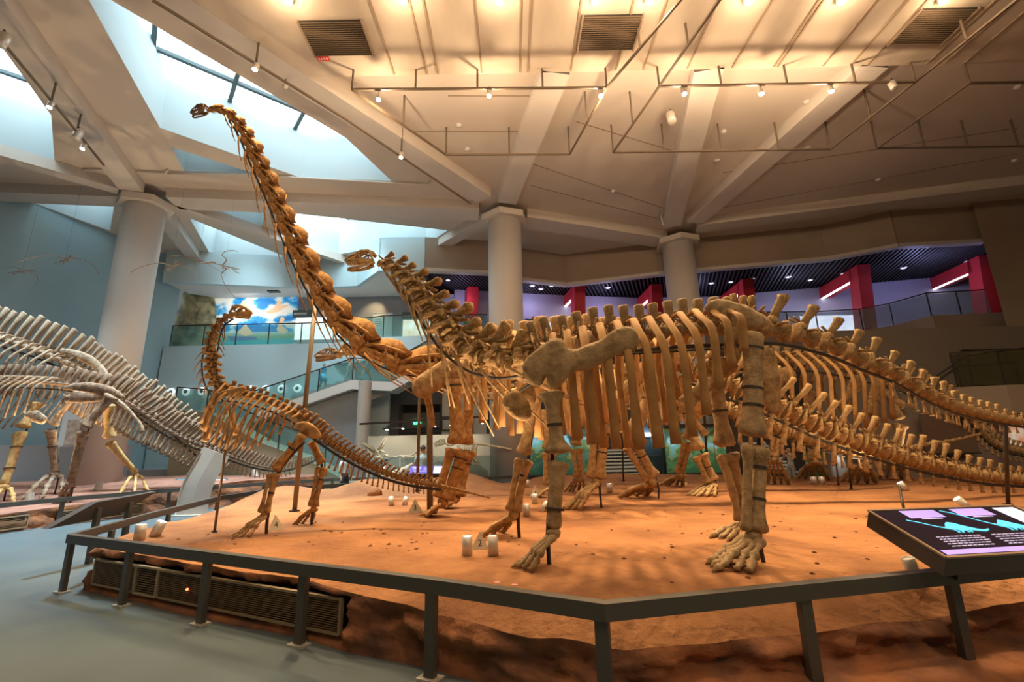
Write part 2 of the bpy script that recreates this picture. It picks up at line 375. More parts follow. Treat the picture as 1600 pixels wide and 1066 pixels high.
for k in range(150):
    x = -4.6+k*.205; yb = 26.4; sk = .35
    y0 = slat_clip(min(max(x, -4.1), 26))+.16
    mb.bar((x, y0, 10.38), (x+(yb-y0)*sk, yb, 10.38), .07, .1)
o = struct('ceiling_slats', mb, mat('slat_grey', (.03,.028,.028), .6)); o['kind'] = 'stuff'; o['label'] = 'black slatted ceiling of the right gallery'; o['category'] = 'ceiling'
for i, q in enumerate(sorted([(700,438),(832,447),(845,452),(862,447),(950,450),(1018,448),(1112,443),(1142,441),(1175,436),(1232,433),(1318,428),(1266,438),(1452,386),(1512,409),(1412,419),(1340,399)])):
    p = PZ(*q, 10.33); mb = MB(); mb.lathe([(.16,0),(.17,.02),(.12,.05)], p, n=14); d = part('downlight', mb, M_white, None, True)
    tag(d, ORD[i]+' round downlight from the left in the black slatted gallery ceiling', 'light', 'gallery downlights')
    mb = MB(); mb.lathe([(.10,-.012),(.10,0)], p, n=12); part('lens', mb, mat('soft_lens', (.9,.9,1), .4, emit=.5), d)
# red portal frames along the gallery
for i, (bx, by, dx, dy, lab) in enumerate([(-2.15,24.0,-.35,1,'narrow red portal frame left of the middle column'), (3.75,23.9,-.3,1.6,'red portal frame right of the middle column'), (8.1,24.2,-.1,1.6,'red portal frame partly behind the rightmost round column'),
                     (12.9,23.6,.05,1.7,'red portal frame behind the tall hip spines'), (17.9,21.9,.25,2.4,'large red portal frame in the right gallery with light strip'), (23.2,21.0,.3,2.4,'red portal frame cut off by the right pillar')]):
    t = thing('portal_frame', lab, 'frame', (bx,by,6.87), 'red portal frames in the gallery')
    d = V(dx,dy,0).normalized(); n_ = V(d.y,-d.x,0); L = sqrt(dx*dx+dy*dy)*1.0
    mb = MB(); b4 = [V(bx,by,6.875)+d*a+n_*c for a, c in ((.15,-.3),(.15,.3),(.95,.3),(.95,-.3))]; t4 = [V(bx,by,10.3)+d*a+n_*c for a, c in ((-.25,-.3),(-.25,.3),(.45,.3),(.45,-.3))]
    mb.hexa(b4, t4); part('upright', mb, M_red, t)
    mb = MB(); c = V(bx,by,9.98); mb.bar(c+d*.3, c+d*(L+1.4), .6, .6); bm_ = part('lintel', mb, M_red, t)
    mb = MB(); c = V(bx,by,9.665); mb.bar(c+d*.6-n_*.2, c+d*(L+1.2)-n_*.2, .14, .03); part('light_strip', mb, mat('strip_light', (.9,.9,1), .4, emit=2), bm_)
# --- balustrades
def balustrade(nm, pts, z0, h, lab, gm, step=1.5, rail=M_dark, group='glass balustrades'):
    t = thing(nm, lab, 'balustrade', (pts[0][0], pts[0][1], z0 if not callable(z0) else z0(0)), group)
    pp = [V(*p) if len(p) == 3 else V(p[0], p[1], z0) for p in pts]
    for i in range(len(pp)-1):
        a, b = pp[i], pp[i+1]; L = (b-a).length; n = max(1, round(L/step))
        mb = MB(); mb.bar(a+V(0,0,h), b+V(0,0,h), .06, .05); part('handrail', mb, rail, t)
        for k in range(n):
            p, q = a.lerp(b, k/n), a.lerp(b, (k+1)/n); e = (q-p).normalized()*.02
            mb = MB(); pl = [p+e+V(0,0,.04), q-e+V(0,0,.04), q-e+V(0,0,h-.06), p+e+V(0,0,h-.06)]; nn = (q-p).cross(V(0,0,1)).normalized()*.012
            mb.hexa([x-nn for x in pl], [x+nn for x in pl]); part('glass_panel', mb, gm, t)
            mb = MB(); mb.bar(p, p+V(0,0,h), .03, .05, up=(1,0,0)); part('post', mb, rail, t)
    return t
balustrade('glass_balustrade', [(-17.2,22.25),(-9,22.25),(-6.2,21.25),(-4.0,21.1),(-1.2,21.4)], 6.87, 1.1, 'teal glass balustrade in front of the cloud mural gallery', M_glass)
balustrade('glass_balustrade', [(.7,22.4),(3,23.15),(7.4,22.15),(9.3,21.85)], 6.87, 1.1, 'glass balustrade behind the standing man in black', M_glass2)
balustrade('glass_balustrade', [(9.3,21.85),(15.3,22.05),(17.3,21.75),(18.1,20.9),(18.55,19.4),(20.9,19.1)], 6.87, 1.1, 'glass balustrade of the right gallery below the red portal', M_glass2)
# --- left stair with landing (in front of lower wall)
YS = 20.9
def S(px, py, y=YS): return P(px, py, y)
st = thing('staircase', 'pale staircase with a teal glass parapet rising to a landing', 'staircase', tuple(V(S(430,650).x, YS, 0)))
low = S(330,668); mid1 = S(550,594); mid2 = S(612,597); top2 = S(668,566)
dn = V(0,0,-.42)
for nm, a, b in [('stringer', low, mid1), ('landing', mid1, mid2), ('upper_stringer', mid2, top2)]:
    mb = MB(); bk = V(0,1.25,0); mb.hexa([a+dn, b+dn, b+dn+bk, a+dn+bk], [a, b, b+bk, a+bk]); part(nm, mb, M_white, st)
ns = 16
for k in range(ns):
    p = low.lerp(mid1, (k+.5)/ns); mb = MB(); mb.box((p.x, YS+.62, p.z+.04), ((mid1.x-low.x)/ns*1.02, 1.15, .2)); part('step', mb, M_grey, st)
for y_, lb, m_ in ((YS+.05,'front',M_glass), (YS+1.25,'rear',M_glass)):
    pts = [tuple(low+V(0,y_-YS,0)), tuple(mid1+V(0,y_-YS,0)), tuple(mid2+V(0,y_-YS,0)), tuple(top2+V(0,y_-YS,0))]
    balustrade('glass_balustrade', pts, pts[0][2], 1.05, lb+' teal glass parapet of the staircase', m_, 1.6)
# wall below the stair and the lower recess
mb = MB(); q = YS+.35
mb.add([tuple(S(430,652,q)), tuple(S(551,612,q)), tuple(S(612,614,q)), (S(582,600,q).x, q, 3.9), (S(582,600,q).x, q, 0), (S(430,652,q).x, q, 0)], [(0,1,2,3,4,5)])
struct('wall_under_stair', mb, M_grey)
mb = MB(); mb.lathe([(.28,0),(.28,4.6)], (S(568,650,20.2).x, 20.2, 0), n=24); struct('wall_column_4', mb, M_col)['label'] = 'slim column under the stair landing'
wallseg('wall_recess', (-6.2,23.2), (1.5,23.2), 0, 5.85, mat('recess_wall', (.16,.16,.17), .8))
# dark doorway with shutter + exit sign
door = thing('doorway', 'dark roller shutter doorway under the gallery', 'door', tuple(V(P(655,650,22.8).x, 22.8, 0)))
a, b = P(627,640,22.8), P(690,640,22.8)
mb = MB(); mb.box(((a.x+b.x)/2,22.95,1.9),(b.x-a.x,.1,3.8)); part('opening', mb, M_blackback, door)
for k in range(12):
    mb = MB(); mb.box(((a.x+b.x)/2,22.86,.3+k*.2),(b.x-a.x-.1,.05,.17)); part('shutter_slat', mb, M_dark, door)
mb = MB(); mb.box(((a.x+b.x)/2,22.85,3.0),(b.x-a.x-.1,.06,.75)); part('header_panel', mb, mat('header_grey', (.11,.10,.09), .7), door)
for x in (a.x, b.x):
    mb = MB(); mb.box((x,22.82,1.9),(.16,.14,3.8)); part('jamb', mb, M_dark, door)
p = P(652,660,22.79); mb = MB(); mb.box(p,(.34,.06,.2)); ex = tag(part('exit_sign', mb, mat('exit_green', (.05,.75,.35), .5, emit=2.2)), 'small green lit exit sign in the dark doorway', 'sign')
mb = MB(); mb.box(p+V(-.06,-.035,.0),(.05,.01,.12)); mb.box(p+V(.06,-.035,0),(.1,.01,.04)); part('pictogram', mb, M_white, ex)['kind'] = 'stuff'
# pale wall with pictures right of the doorway
wallseg('wall_cream', (P(691,650,22.6).x,22.6), (P(760,650,22.6).x,22.6), 0, 4.4, M_cream, .1)
for (x0,x1,y0,y1,lab,c) in [(691,712,652,672,'framed botanical picture on the cream wall',(.52,.5,.42)), (718,738,655,680,'white lit panel on the cream wall beside the framed picture',(.8,.82,.8))]:
    A, B = P(x0,y0,22.5), P(x1,y1,22.5); t = thing('wall_picture', lab, 'picture', tuple(V(A.x,22.5,B.z)))
    mb = MB(); mb.box((A+B)/2,(B.x-A.x,.04,A.z-B.z)); part('print', mb, mat('print_%d' % x0, c, .6, tuple(k*.8 for k in c), 6), t)
    for z in (A.z, B.z): mb = MB(); mb.box(((A.x+B.x)/2,22.47,z),(B.x-A.x,.05,.05)); part('frame_bar', mb, M_dark, t)
    for x in (A.x, B.x): mb = MB(); mb.box((x,22.47,(A.z+B.z)/2),(.05,.05,A.z-B.z)); part('frame_bar', mb, M_dark, t)
# --- display wall with track rail
dl, dr_ = P(588,690,18.4).x, P(772,690,18.4).x
wallseg('wall_display', (dl-.3,18.4), (dr_,18.4), 0, 2.15, M_cream)
t = thing('display_track', 'dark lighting track above the cream display wall', 'light track', (dl,18.2,2.5))
mb = MB(); mb.bar((dl-.6,18.1,2.62),(dr_,18.0,2.82),.06,.08); part('track', mb, M_dark, t)
mb = MB(); mb.bar((dl+.3,18.15,2.42),(dl+2.4,18.1,2.5),.05,.06); part('track', mb, M_dark, t)
for k in range(7):
    x = dl+.5+k*.62; mb = MB(); mb.lathe([(.05,0),(.06,.16)], (x,18.05,2.38+.03*k), axis=(.1,.35,.9), n=10); h_ = part('spot_head', mb, M_dark, t, True)
    mb = MB(); mb.lathe([(.045,-.005),(.04,0)], (x,18.05,2.375+.03*k), axis=(.1,.35,.9), n=10); part('lens', mb, M_bulbw, h_)
for x in (dl+.9, dl+2.4, dl+3.6): lamp('SPOT', (x,17.3,2.7), (x,18.4,.9), 16, (1,.93,.72), .05, 95, .8, 'display_spot')
# --- right lower wall with murals
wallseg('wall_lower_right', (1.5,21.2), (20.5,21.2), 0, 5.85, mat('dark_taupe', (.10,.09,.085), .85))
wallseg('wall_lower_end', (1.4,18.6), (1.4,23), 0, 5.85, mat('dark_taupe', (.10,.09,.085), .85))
# ================================================================ LIGHT TRACKS UNDER THE CEILING
ZT = 10.6
def track(name, lab, pts, rods, top=ZB):
    q = [PZ(*p, ZT) for p in pts]
    t = thing(name, lab, 'light track', tuple(q[0]), 'suspended light tracks')
    for i in range(len(q)-1):
        mb = MB(); mb.bar(q[i], q[i+1], .05, .05); part('track_bar', mb, mat('track_grey', (.15,.11,.075), .5), t)
    for px, py in rods:
        p = PZ(px, py, ZT); mb = MB(); mb.tube([p, p+V(0,0,(top if p.y < 10.1 else ZC)-ZT)], .028, 6); part('hanging_rod', mb, mat('track_grey', (.15,.11,.075), .5), t)
    return t
track('light_track', 'suspended light track loop with three lit spots left of the second beam', [(550,140),(948,137),(890,241),(697,242),(550,140)], [(550,140),(649,140),(746,139),(848,138),(948,137),(697,242),(796,242),(890,241),(630,196),(917,190)])
track('light_track', 'long diagonal light track passing between two ceiling vents', [(948,137),(1070,-8)], [(1000,75)])
track('light_track', 'suspended light track loop with lit spots in the middle right of the ceiling', [(958,238),(1298,233),(1430,128),(1030,135),(958,238)], [(958,238),(1038,237),(1127,236),(1217,234),(1298,233),(1430,128),(1337,130),(1230,132),(1127,134),(1030,135),(988,190),(1360,185)])
track('light_track', 'diagonal light track running up from the middle right loop', [(1030,135),(1130,-8)], [(1075,70)])
track('light_track', 'unlit light track loop at the right edge of the ceiling', [(1640,228),(1370,232),(1515,130),(1640,128)], [(1370,232),(1445,231),(1513,231),(1592,230),(1515,130)])
track('light_track', 'diagonal light track at the upper right corner', [(1430,128),(1598,-8)], [(1510,62)])
track('light_track', 'thin light track along the outer edge of the large skylight', [(238,0),(540,186),(735,318)], [(400,100),(627,243)], ZC)
track('light_track', 'thin light track along the beam at the left edge', [(0,61),(85,163),(162,258)], [(80,160),(120,207)], ZC)
def track_spot(px, py, lab, on=True, big=1.0, z=10.42, glow=True):
    p = PZ(px, py-14, ZT)-V(0,0,.22) if z == 10.42 else PZ(px, py, z); t = thing('track_spot', lab, 'spotlight', tuple(p), 'track spotlights'); r = .065*big
    mb = MB(); mb.lathe([(r*.7,.2*big),(r,.17*big),(r,0.0),(r*.9,-.01)], p, axis=(0,.25,1), n=12); part('housing', mb, M_can, t, True)
    mb = MB(); mb.lathe([(r*.2,.16*big),(r*.2,.16*big+.12)], p, axis=(0,.05,1), n=6); part('bracket', mb, M_dark, t)
    if on:
        mb = MB(); mb.lathe([(r*.85,-.02),(r*.85,-.01)], p, axis=(0,.25,1), n=12); part('lens', mb, M_bulb, t)
    return p
SPOTS = []
for q, lab in [((592,158),'leftmost lit spot on the first track bar'), ((764,152),'lit spot in the middle of the first track bar'), ((938,152),'lit spot at the right end of the first track bar'),
               ((1068,149),'lit spot near the left end of the second track bar'), ((1188,149),'lit spot in the middle of the second track bar'), ((1297,145),'lit spot right of the middle of the second track bar'),
               ((400,110),'lit spot high beside the large skylight'), ((627,250),'lit spot low on the skylight edge track')]:
    SPOTS.append(track_spot(*q, lab))
track_spot(1395,141,'unlit spot at the right end of the second track bar', False, 1.3)
track_spot(1050,190,'unlit bulky projector hanging between the two beams', False, 1.9, 10.7)
track_spot(445,137,'unlit slim spot on the skylight edge track', False, 1.0, 10.9)
for q, lab, on in [((120,220),'chunky white spot on the left beam track',False), ((131,236),'lit white spot on the left beam track',True), ((80,170),'small lit spot beside the left skylight',True), ((3,70),'spot at the upper left corner of the photo',False)]:
    track_spot(*q, lab, on, 1.7 if not on else 1.0)
# lamps recessed near the strip ceiling (bright points along the top edge)
TOPL = []
for i, px in enumerate([450,630,780,930,1015,1170,1315,1475]):
    p = PZ(px, 1, ZB-.12); TOPL.append(p)
    t = thing('ceiling_lamp', ['first','second','third','fourth','fifth','sixth','seventh','eighth'][i]+' bright lamp from the left along the top edge of the strip ceiling', 'lamp', tuple(p), 'lamps on the strip ceiling')
    mb = MB(); mb.lathe([(.08,.14),(.1,.1),(.1,0)], p, axis=(0,.25,1), n=14); part('housing', mb, M_can, t, True)
    mb = MB(); mb.lathe([(.085,-.02),(.09,0)], p, axis=(0,.25,1), n=14); part('lens', mb, M_bulb, t)
    lamp('POINT', p+V(0,-.1,-.3), None, 22, WARM2, .08, name='ceiling_lamp_glow')
for i, p in enumerate(SPOTS):
    lamp('SPOT', p+V(0,-.05,-.1), (p.x*.75+.6, 6.2+.6*(i % 3), .5), 720, WARM, .22, 80, .9, 'track_beam')
    if i < 6: lamp('POINT', p+V(0,.3,-.15), None, 46, WARM2, .06, name='track_fill')  # added fill points that brighten the ceiling around the lit spots

# added unseen fill spots over the part of the hall behind the viewer, and daylight falling through the skylights
for yy in (3.5, -1.5, -6.0):
    for xx in (-6, 0, 6, 12, 18):
        if xx < -3 and yy < 3: continue
        lamp('SPOT', (xx,yy,ZB-.1), (xx,yy+3.0,0), 170, WARM2, .1, 140, .9, 'hall_fill')
for (x, y, e, a) in [(-8.2,11.9,7600,70),(-15.5,11.0,5000,70),(-7.2,18.8,1500,80),(-12.9,20.0,1800,85)]:
    lamp('SPOT', (x,y,ZW-.1), (x,y,0), e, COOL, .5, a, .8, 'skylight_daylight')

# ================================================================ RED EARTH PLATFORM
def gz(x, y):
    z = .50 + .05*noise.noise(V(x*.5, y*.5, 3.3)) + .02*noise.noise(V(x*2.1, y*2.1, 1.3)) + .008*noise.noise(V(x*6, y*6, 0))
    for mx, my, h, r in [(-1.5,13.6,.42,.9),(-3.9,12.6,.35,.8),(-2.9,13.4,.18,.8),(-5.6,11.6,.3,.9),(3,17,.1,3)]:
        z += h*math.exp(-((x-mx)**2+(y-my)**2)/(r*r))
    return z
FE = [V(-5.3,6.16),V(-1.72,4.46),V(-.62,3.92),V(.55,3.34),V(1.3,3.44),V(6,4.5),V(9,5)]
_gz0 = gz
def gz(x, y):
    p = V(x, y); d = 9
    for i in range(len(FE)-1):
        a, b = FE[i], FE[i+1]; f = max(0, min(1, (p-a).dot(b-a)/(b-a).length_squared)); d = min(d, (p-a.lerp(b, f)).length)
    k = max(0, 1-d/.6); return _gz0(x, y)-(.05+.15*max(0, min(1, (x+2)/2)))*k*k
def G(px, py):
    z = .5
    for _ in range(6): p = PZ(px, py, z); z = gz(p.x, p.y)
    return PZ(px, py, z)
def ring_noise(poly, step, amp, seed):
    out = []; n = len(poly)
    for i in range(n):
        a, b = V(*poly[i]), V(*poly[(i+1) % n]); k = max(1, int((b-a).length/step)); nr = V(-(b-a).y, (b-a).x).normalized()
        for j in range(k):
            p = a.lerp(b, j/k); out.append(p + nr*amp*noise.noise(V(p.x*1.3, p.y*1.3, seed)))
    return out
def terrain(name, poly, gzf, step, side_rows, lump, seed, z_bot=0.0, grid=.14, nlump=2.2):
    edge = ring_noise(poly, step, .05, seed)
    pl = [V(*p) for p in edge]; n = len(pl)
    def inside(x, y):
        c = False; j = n-1
        for i in range(n):
            if (pl[i].y > y) != (pl[j].y > y) and x < (pl[j].x-pl[i].x)*(y-pl[i].y)/(pl[j].y-pl[i].y)+pl[i].x: c = not c
            j = i
        return c
    xs = [p.x for p in pl]; ys = [p.y for p in pl]; pts = list(pl)
    y = min(ys); rnd = random.Random(seed)
    while y < max(ys):
        g = grid*(1 if y < 7.5 else 1.8); x = min(xs)
        while x < max(xs):
            qx, qy = x+rnd.uniform(-.3,.3)*g, y+rnd.uniform(-.3,.3)*g
            if inside(qx, qy): pts.append(V(qx, qy))
            x += g
        y += g
    ov, oe, of, *_ = delaunay_2d_cdt(pts, [(i, (i+1) % n) for i in range(n)], [], 1, 1e-4)
    top = MB(); top.add([(p.x, p.y, gzf(p.x, p.y)) for p in ov], of)
    base = pl[0].to_3d(); base.z = 0
    rows = side_rows; area = sum(pl[i].x*pl[(i+1)%n].y-pl[(i+1)%n].x*pl[i].y for i in range(n))
    sd = MB(); vs = []
    for r in range(rows+1):
        f = r/rows
        for i in range(n):
            e = (pl[(i+1) % n]-pl[i-1]).normalized(); nr = V(e.y, -e.x)*(1 if area > 0 else -1)
            p = pl[i]; zt = gzf(p.x, p.y); z = zt*(1-f)+z_bot*f
            s = noise.fractal(V(p.x*nlump, p.y*nlump, z*6+seed), .9, 2.1, 5)*lump*sin(pi*min(1, f*1.1+.02)) + .06*f*f + (.5*max(0, (f-.66)/.34)**1.5*max(0, min(1, (p.x-.2)/1.5)) if seed == 4 and p.y < 6 else 0) + lump*.5*(1 if .05 < f < .35 else 0)*max(0, noise.noise(V(p.x*3, p.y*3, z*8)))
            if seed == 4 and p.y < 6.3 and -5.2 < p.x < -1.45 and .06 < z < .39: s = -.12
            vs.append((p.x+nr.x*s, p.y+nr.y*s, z))
    fs = [(r*n+i, r*n+(i+1) % n, (r+1)*n+(i+1) % n, (r+1)*n+i) for r in range(rows) for i in range(n)]
    sd.add(vs, fs)
    return top, sd
PLAT = [(-5.3,6.16),(-4.3,5.66),(-3.0,5.05),(-1.72,4.46),(-.62,3.92),(-.05,3.62),(.55,3.34),(1.3,3.44),(3.4,3.88),(6,4.5),(9,5.0),(13,6.4),(15,9),(14,12.4),(11.5,14.3),(7,16.7),(3.4,17.5),(.9,17.3),(.4,15.4),(-1.4,14.5),(-3.6,13.6),(-5.9,12.7),(-6.2,10.6),(-5.75,8.2),(-5.5,6.9)]
top, sd = terrain('earth_platform', PLAT, gz, .07, 14, .17, 4, nlump=3.0)
plat = thing('earth_platform', 'large raised platform of red earth carrying the long necked skeletons', 'platform', (2,8,0))
part('soil_surface', top, M_soil, plat, True); part('rock_face', sd, M_rock, plat, True)
# scattered clods on the soil
rnd = random.Random(3)
cl = MB(); cl.lathe([(.0,0),(.8,.15),(.9,.5),(.5,.85),(0,1)], (0,0,0), n=6); cl.rough(.35, 1.1)
clod = cl.mesh('clod', M_rock, False)
for k in range(150):
    x, y = rnd.uniform(-4.5,6), rnd.uniform(4.0,8.5)
    if y < 4.9-.35*x and x < 1: y += 1.5
    s = rnd.uniform(.008,.028); p = V(x,y,gz(x,y)-.004)
    link('clod', clod, plat, Matrix.Translation(p) @ Matrix.Rotation(rnd.uniform(0,6), 4, 'Z') @ Matrix.Diagonal((s*1.4,s,s*.7,1)))
for q, s in [((560,772),.28),((585,775),.2),((700,752),.3),((735,752),.24),((660,768),.18)]:
    p = G(*q); mb = MB(); mb.lathe([(.5,-.2),(1,.1),(.9,.5),(.4,.85),(.02,.95)], (0,0,0), n=12); mb.rough(.3,1.0); mb.v = [v*s+p for v in mb.v]; part('boulder', mb, M_soil, plat, True)
# ---------------- guard rails
def guard_rail(name, lab, pts, posts, z=.61, wd=.08, h=.10):
    t = thing(name, lab, 'railing', (pts[0][0], pts[0][1], 0), 'low guard rails')
    mb = MB(); mb.sweep_rect([V(*q, z) for q in pts], wd, h); part('rail', mb, M_rail, t)
    for (x, y) in posts:
        k = min(range(len(pts)-1), key=lambda i: ((V(*pts[i])+V(*pts[i+1]))/2-V(x,y)).length)
        e = (V(*pts[k+1])-V(*pts[k])); ang = atan2(e.y, e.x); R = Matrix.Rotation(ang, 3, 'Z')
        mb = MB(); mb.box((x,y,(z-.05)/2+.005), (.085,.05,z-.05), R); ps = part('post', mb, M_rail, t)
        mb = MB(); mb.box((x,y,.008), (.17,.11,.016), R); pb = part('base_plate', mb, M_can, ps)
RP = [(-5.55,6.05),(-3.06,4.87),(-1.81,4.28),(-.62,3.72),(.54,3.11),(1.92,3.42),(3.36,3.74),(6.2,4.35)]
foot = [tuple(PZ(*q, 0))[:2] for q in [(97,926),(190,947),(313,976),(467,1009),(672,1062)]]
guard_rail('guard_rail', 'bronze grey guard rail bending around the front of the red platform', RP, [foot[0],foot[1],foot[2],foot[3],foot[4],(.52,3.13),(1.95,3.43),(3.22,3.71),(4.6,4.02)])
guard_rail('guard_rail', 'guard rail running back along the left side of the red platform', [(-5.55,6.05),(-6.1,8.0),(-6.75,10.9),(-6.5,13.2),(-4.6,14.6),(-2.2,15.6),(.2,16.6)], [(-5.75,6.9),(-6.2,8.6),(-6.6,10.6),(-6.6,12.6),(-4.8,14.5),(-3,15.2)])
# stickers on the rail
for q, lab in [((777,910),'left round red and white sticker on the guard rail'), ((804,914),'right round red and white sticker on the guard rail')]:
    p = PZ(*q, .661); t = thing('sticker', lab, 'sticker', tuple(p), 'stickers on the guard rail')
    mb = MB(); mb.lathe([(.026,0),(.026,.002)], p, n=20); part('red_disc', mb, mat('sticker_red', (.75,.12,.12), .5), t)
    mb = MB(); mb.lathe([(.018,.0025),(.018,.0035)], p, n=18); part('white_disc', mb, M_white, t)
    mb = MB(); mb.box(p+V(0,0,.005),(.03,.007,.002)); part('red_bar', mb, mat('sticker_red', (.75,.12,.12), .5), t)
# ---------------- ventilation grilles let into the platform side
def grille(lab, a, b, z0, z1, n, mframe, parent_group='floor grilles', inner=2):
    a, b = V(*a), V(*b); e = (b-a).normalized(); nr = V(e.y, -e.x); c = (a+b)/2
    t = thing('vent_grille', lab, 'grille', (c.x, c.y, z0), parent_group)
    def at(f, d, z): p = a.lerp(b, f)+nr*d; return V(p.x, p.y, z)
    mb = MB(); mb.bar(at(0,-.09,(z0+z1)/2), at(1,-.09,(z0+z1)/2), .02, z1-z0); part('backing', mb, M_blackback, t)
    for k in range(n):
        z = z0+(k+.5)*(z1-z0)/n; mb = MB(); mb.bar(at(0,.015,z), at(1,.015,z), .02, (z1-z0)/n*.36); part('slat', mb, M_slat, t)
    for z in (z0, z1): mb = MB(); mb.bar(at(0,.02,z), at(1,.02,z), .035, .022); part('frame_bar', mb, mframe, t)
    for f in (0, 1): mb = MB(); mb.bar(at(f,.02,z0), at(f,.02,z1), .035, .025, up=(e.x,e.y,0)); part('frame_bar', mb, mframe, t)
    for k in range(1, inner+1): mb = MB(); mb.bar(at(k/(inner+1),-.02,z0), at(k/(inner+1),-.02,z1), .02, .02, up=(e.x,e.y,0)); part('rib', mb, M_slat, t)
    return t
ga, gb = V(-5.16,6.07), V(-1.50,4.33)
gp = lambda f: tuple(ga.lerp(gb, f))
grille('left end of the slatted vent grille set in the red platform', gp(0), gp(.22), .09, .36, 15, M_frame)
grille('light framed access panel of slats between the two long grilles', gp(.225), gp(.33), .085, .365, 12, mat('grille_frame_light', (.52,.43,.28), .5), inner=1)
grille('long slatted vent grille in the red platform below the guard rail', gp(.335), gp(1), .09, .36, 15, M_frame, inner=7)
mb = MB(); p = V(*gp(.47),.22)+V(-.02,-.02,0); mb.lathe([(.012,0),(.012,.01)], p, axis=(0,-1,0), n=10); tag(part('indicator_light', mb, mat('led_red', (1,.12,.04), .4, emit=3)), 'tiny glowing red indicator inside the long grille', 'light')
# ---------------- earth platform for the crested skeletons on the left
def gz2(x, y): return .36 + .08*max(0, min(y, 16)-11) + .05*noise.noise(V(x*.6,y*.6,9)) + .015*noise.noise(V(x*3,y*3,2))
PL2 = [(-19.4,7.7),(-11.6,9.3),(-11.2,11.2),(-10.2,13.4),(-8.6,15.6),(-7.1,17.0),(-7.4,18.2),(-16.3,19.5),(-19.9,13.4)]
top, sd = terrain('earth_platform', PL2, gz2, .2, 6, .14, 11, grid=.25)
pl2 = thing('earth_platform', 'low red earth platform under the crested skeletons at the left', 'platform', (-13,14,0))
part('soil_surface', top, mat('red_soil_left', (.33,.155,.105), .95, (.21,.095,.065), 1.6, .8, 7), pl2, True); part('rock_face', sd, M_rock, pl2, True)
guard_rail('guard_rail', 'guard rail of the left platform below the crested skeletons', [(-15.5,8.0),(-11.2,9.0),(-10.85,11.2),(-9.9,13.3),(-8.3,15.4),(-6.5,17.0),(-4.2,17.2)], [(-11.4,9.0),(-10.8,11.4),(-9.8,13.5),(-8.2,15.5),(-6.5,16.9)])
grille('wire grille panel at the left edge under the far rail', (-13.6,8.78),(-11.75,9.2), .06, .32, 8, M_frame)
grille('wire grille panel in the left platform facing the aisle', (-11.5,9.45),(-11.15,11.0), .06, .32, 8, M_frame)
grille('wire grille panel behind the tilted sign on the left platform', (-10.95,11.5),(-10.15,13.1), .06, .32, 8, M_frame)
# grey partition behind them
wallseg('wall_partition', (-20.3,14.0), (-16.6,20.2), 0, 2.05, M_grey); wallseg('wall_partition_end', (-16.6,20.2), (-7.2,20.3), 0, 1.0, M_grey)

# ================================================================ UPLIGHT CANS AND NUMBER PYRAMIDS
def can(px, py, h, r, lab, on=True, tilt=(0,0), energy=30, color=WARM2, gr='uplight cans on the red earth'):
    p = G(px, py); ax = V(tilt[0], tilt[1], 1).normalized()
    t = thing('uplight_can', lab, 'uplight', tuple(p), gr)
    mb = MB(); mb.lathe([(r,0),(r,h),(r*.86,h),(r*.86,h-.02)], p, axis=ax, n=20); c = part('body', mb, M_can, t, True)
    for f in c.data.polygons: f.use_smooth = len(f.vertices) == 4
    mb = MB(); mb.lathe([(r*.84,h-.018),(r*.84,h-.012)], p, axis=ax, n=18); part('lens', mb, M_bulbw if on else M_white, t)
    if on: lamp('SPOT', p+ax*(h+.03), p+ax*3+V(0,.3,0), energy, color, .04, 85, .9, 'can_beam')
    return p
can(217,845,.20,.065,'lit can at the left corner of the red platform, nearer of the two',True,(0,0),45)
can(241,838,.20,.065,'tilted lit can at the left corner of the red platform, farther of the two',True,(.35,.1),45)
can(730,868,.19,.055,'lit can left of the pyramid numbered 2',True,(0,0),60)
can(771,868,.19,.055,'tilted can right of the pyramid numbered 2',True,(-.06,.08),60)
can(612,790,.17,.055,'left of two glaring uplights behind the small skeleton tail',True,(-.2,.2),70)
can(632,790,.17,.055,'right of two glaring uplights behind the small skeleton tail',True,(.2,.2),70)
can(823,808,.20,.06,'lit can on the soil between the front legs',True,(0,0),70)
can(836,787,.18,.06,'can standing behind the small pyramid near the front legs',True,(0,0),50)
can(846,800,.2,.055,'fallen looking can leaning behind the front shin',False,(.7,.1))
can(824,762,.2,.07,'unlit can farther back beside the middle column',False)
can(953,769,.2,.07,'lit can on the soil between two hind feet in the middle',True,(0,0),60)
can(1272,757,.2,.075,'left of two pale cans far back beside the fallen visitor steps',False)
can(1285,757,.2,.075,'right of two pale cans far back beside the fallen visitor steps',False)
can(1416,767,.2,.07,'tilted lit uplight on a slope right of the hind legs',True,(-.5,.15),80)
can(1492,752,.2,.07,'lit uplight far right under the two tails',True,(-.4,.1),80)
can(1520,800,.26,.06,'pale can leaning behind the glowing screen',True,(-.8,.25),60)
can(1432,905,.17,.05,'dark tilted can partly hidden by the corner of the screen box',False,(-.25,.0))
can(757,746,.18,.06,'small lit uplight on the far rim by the middle column',True,(0,.2),40)
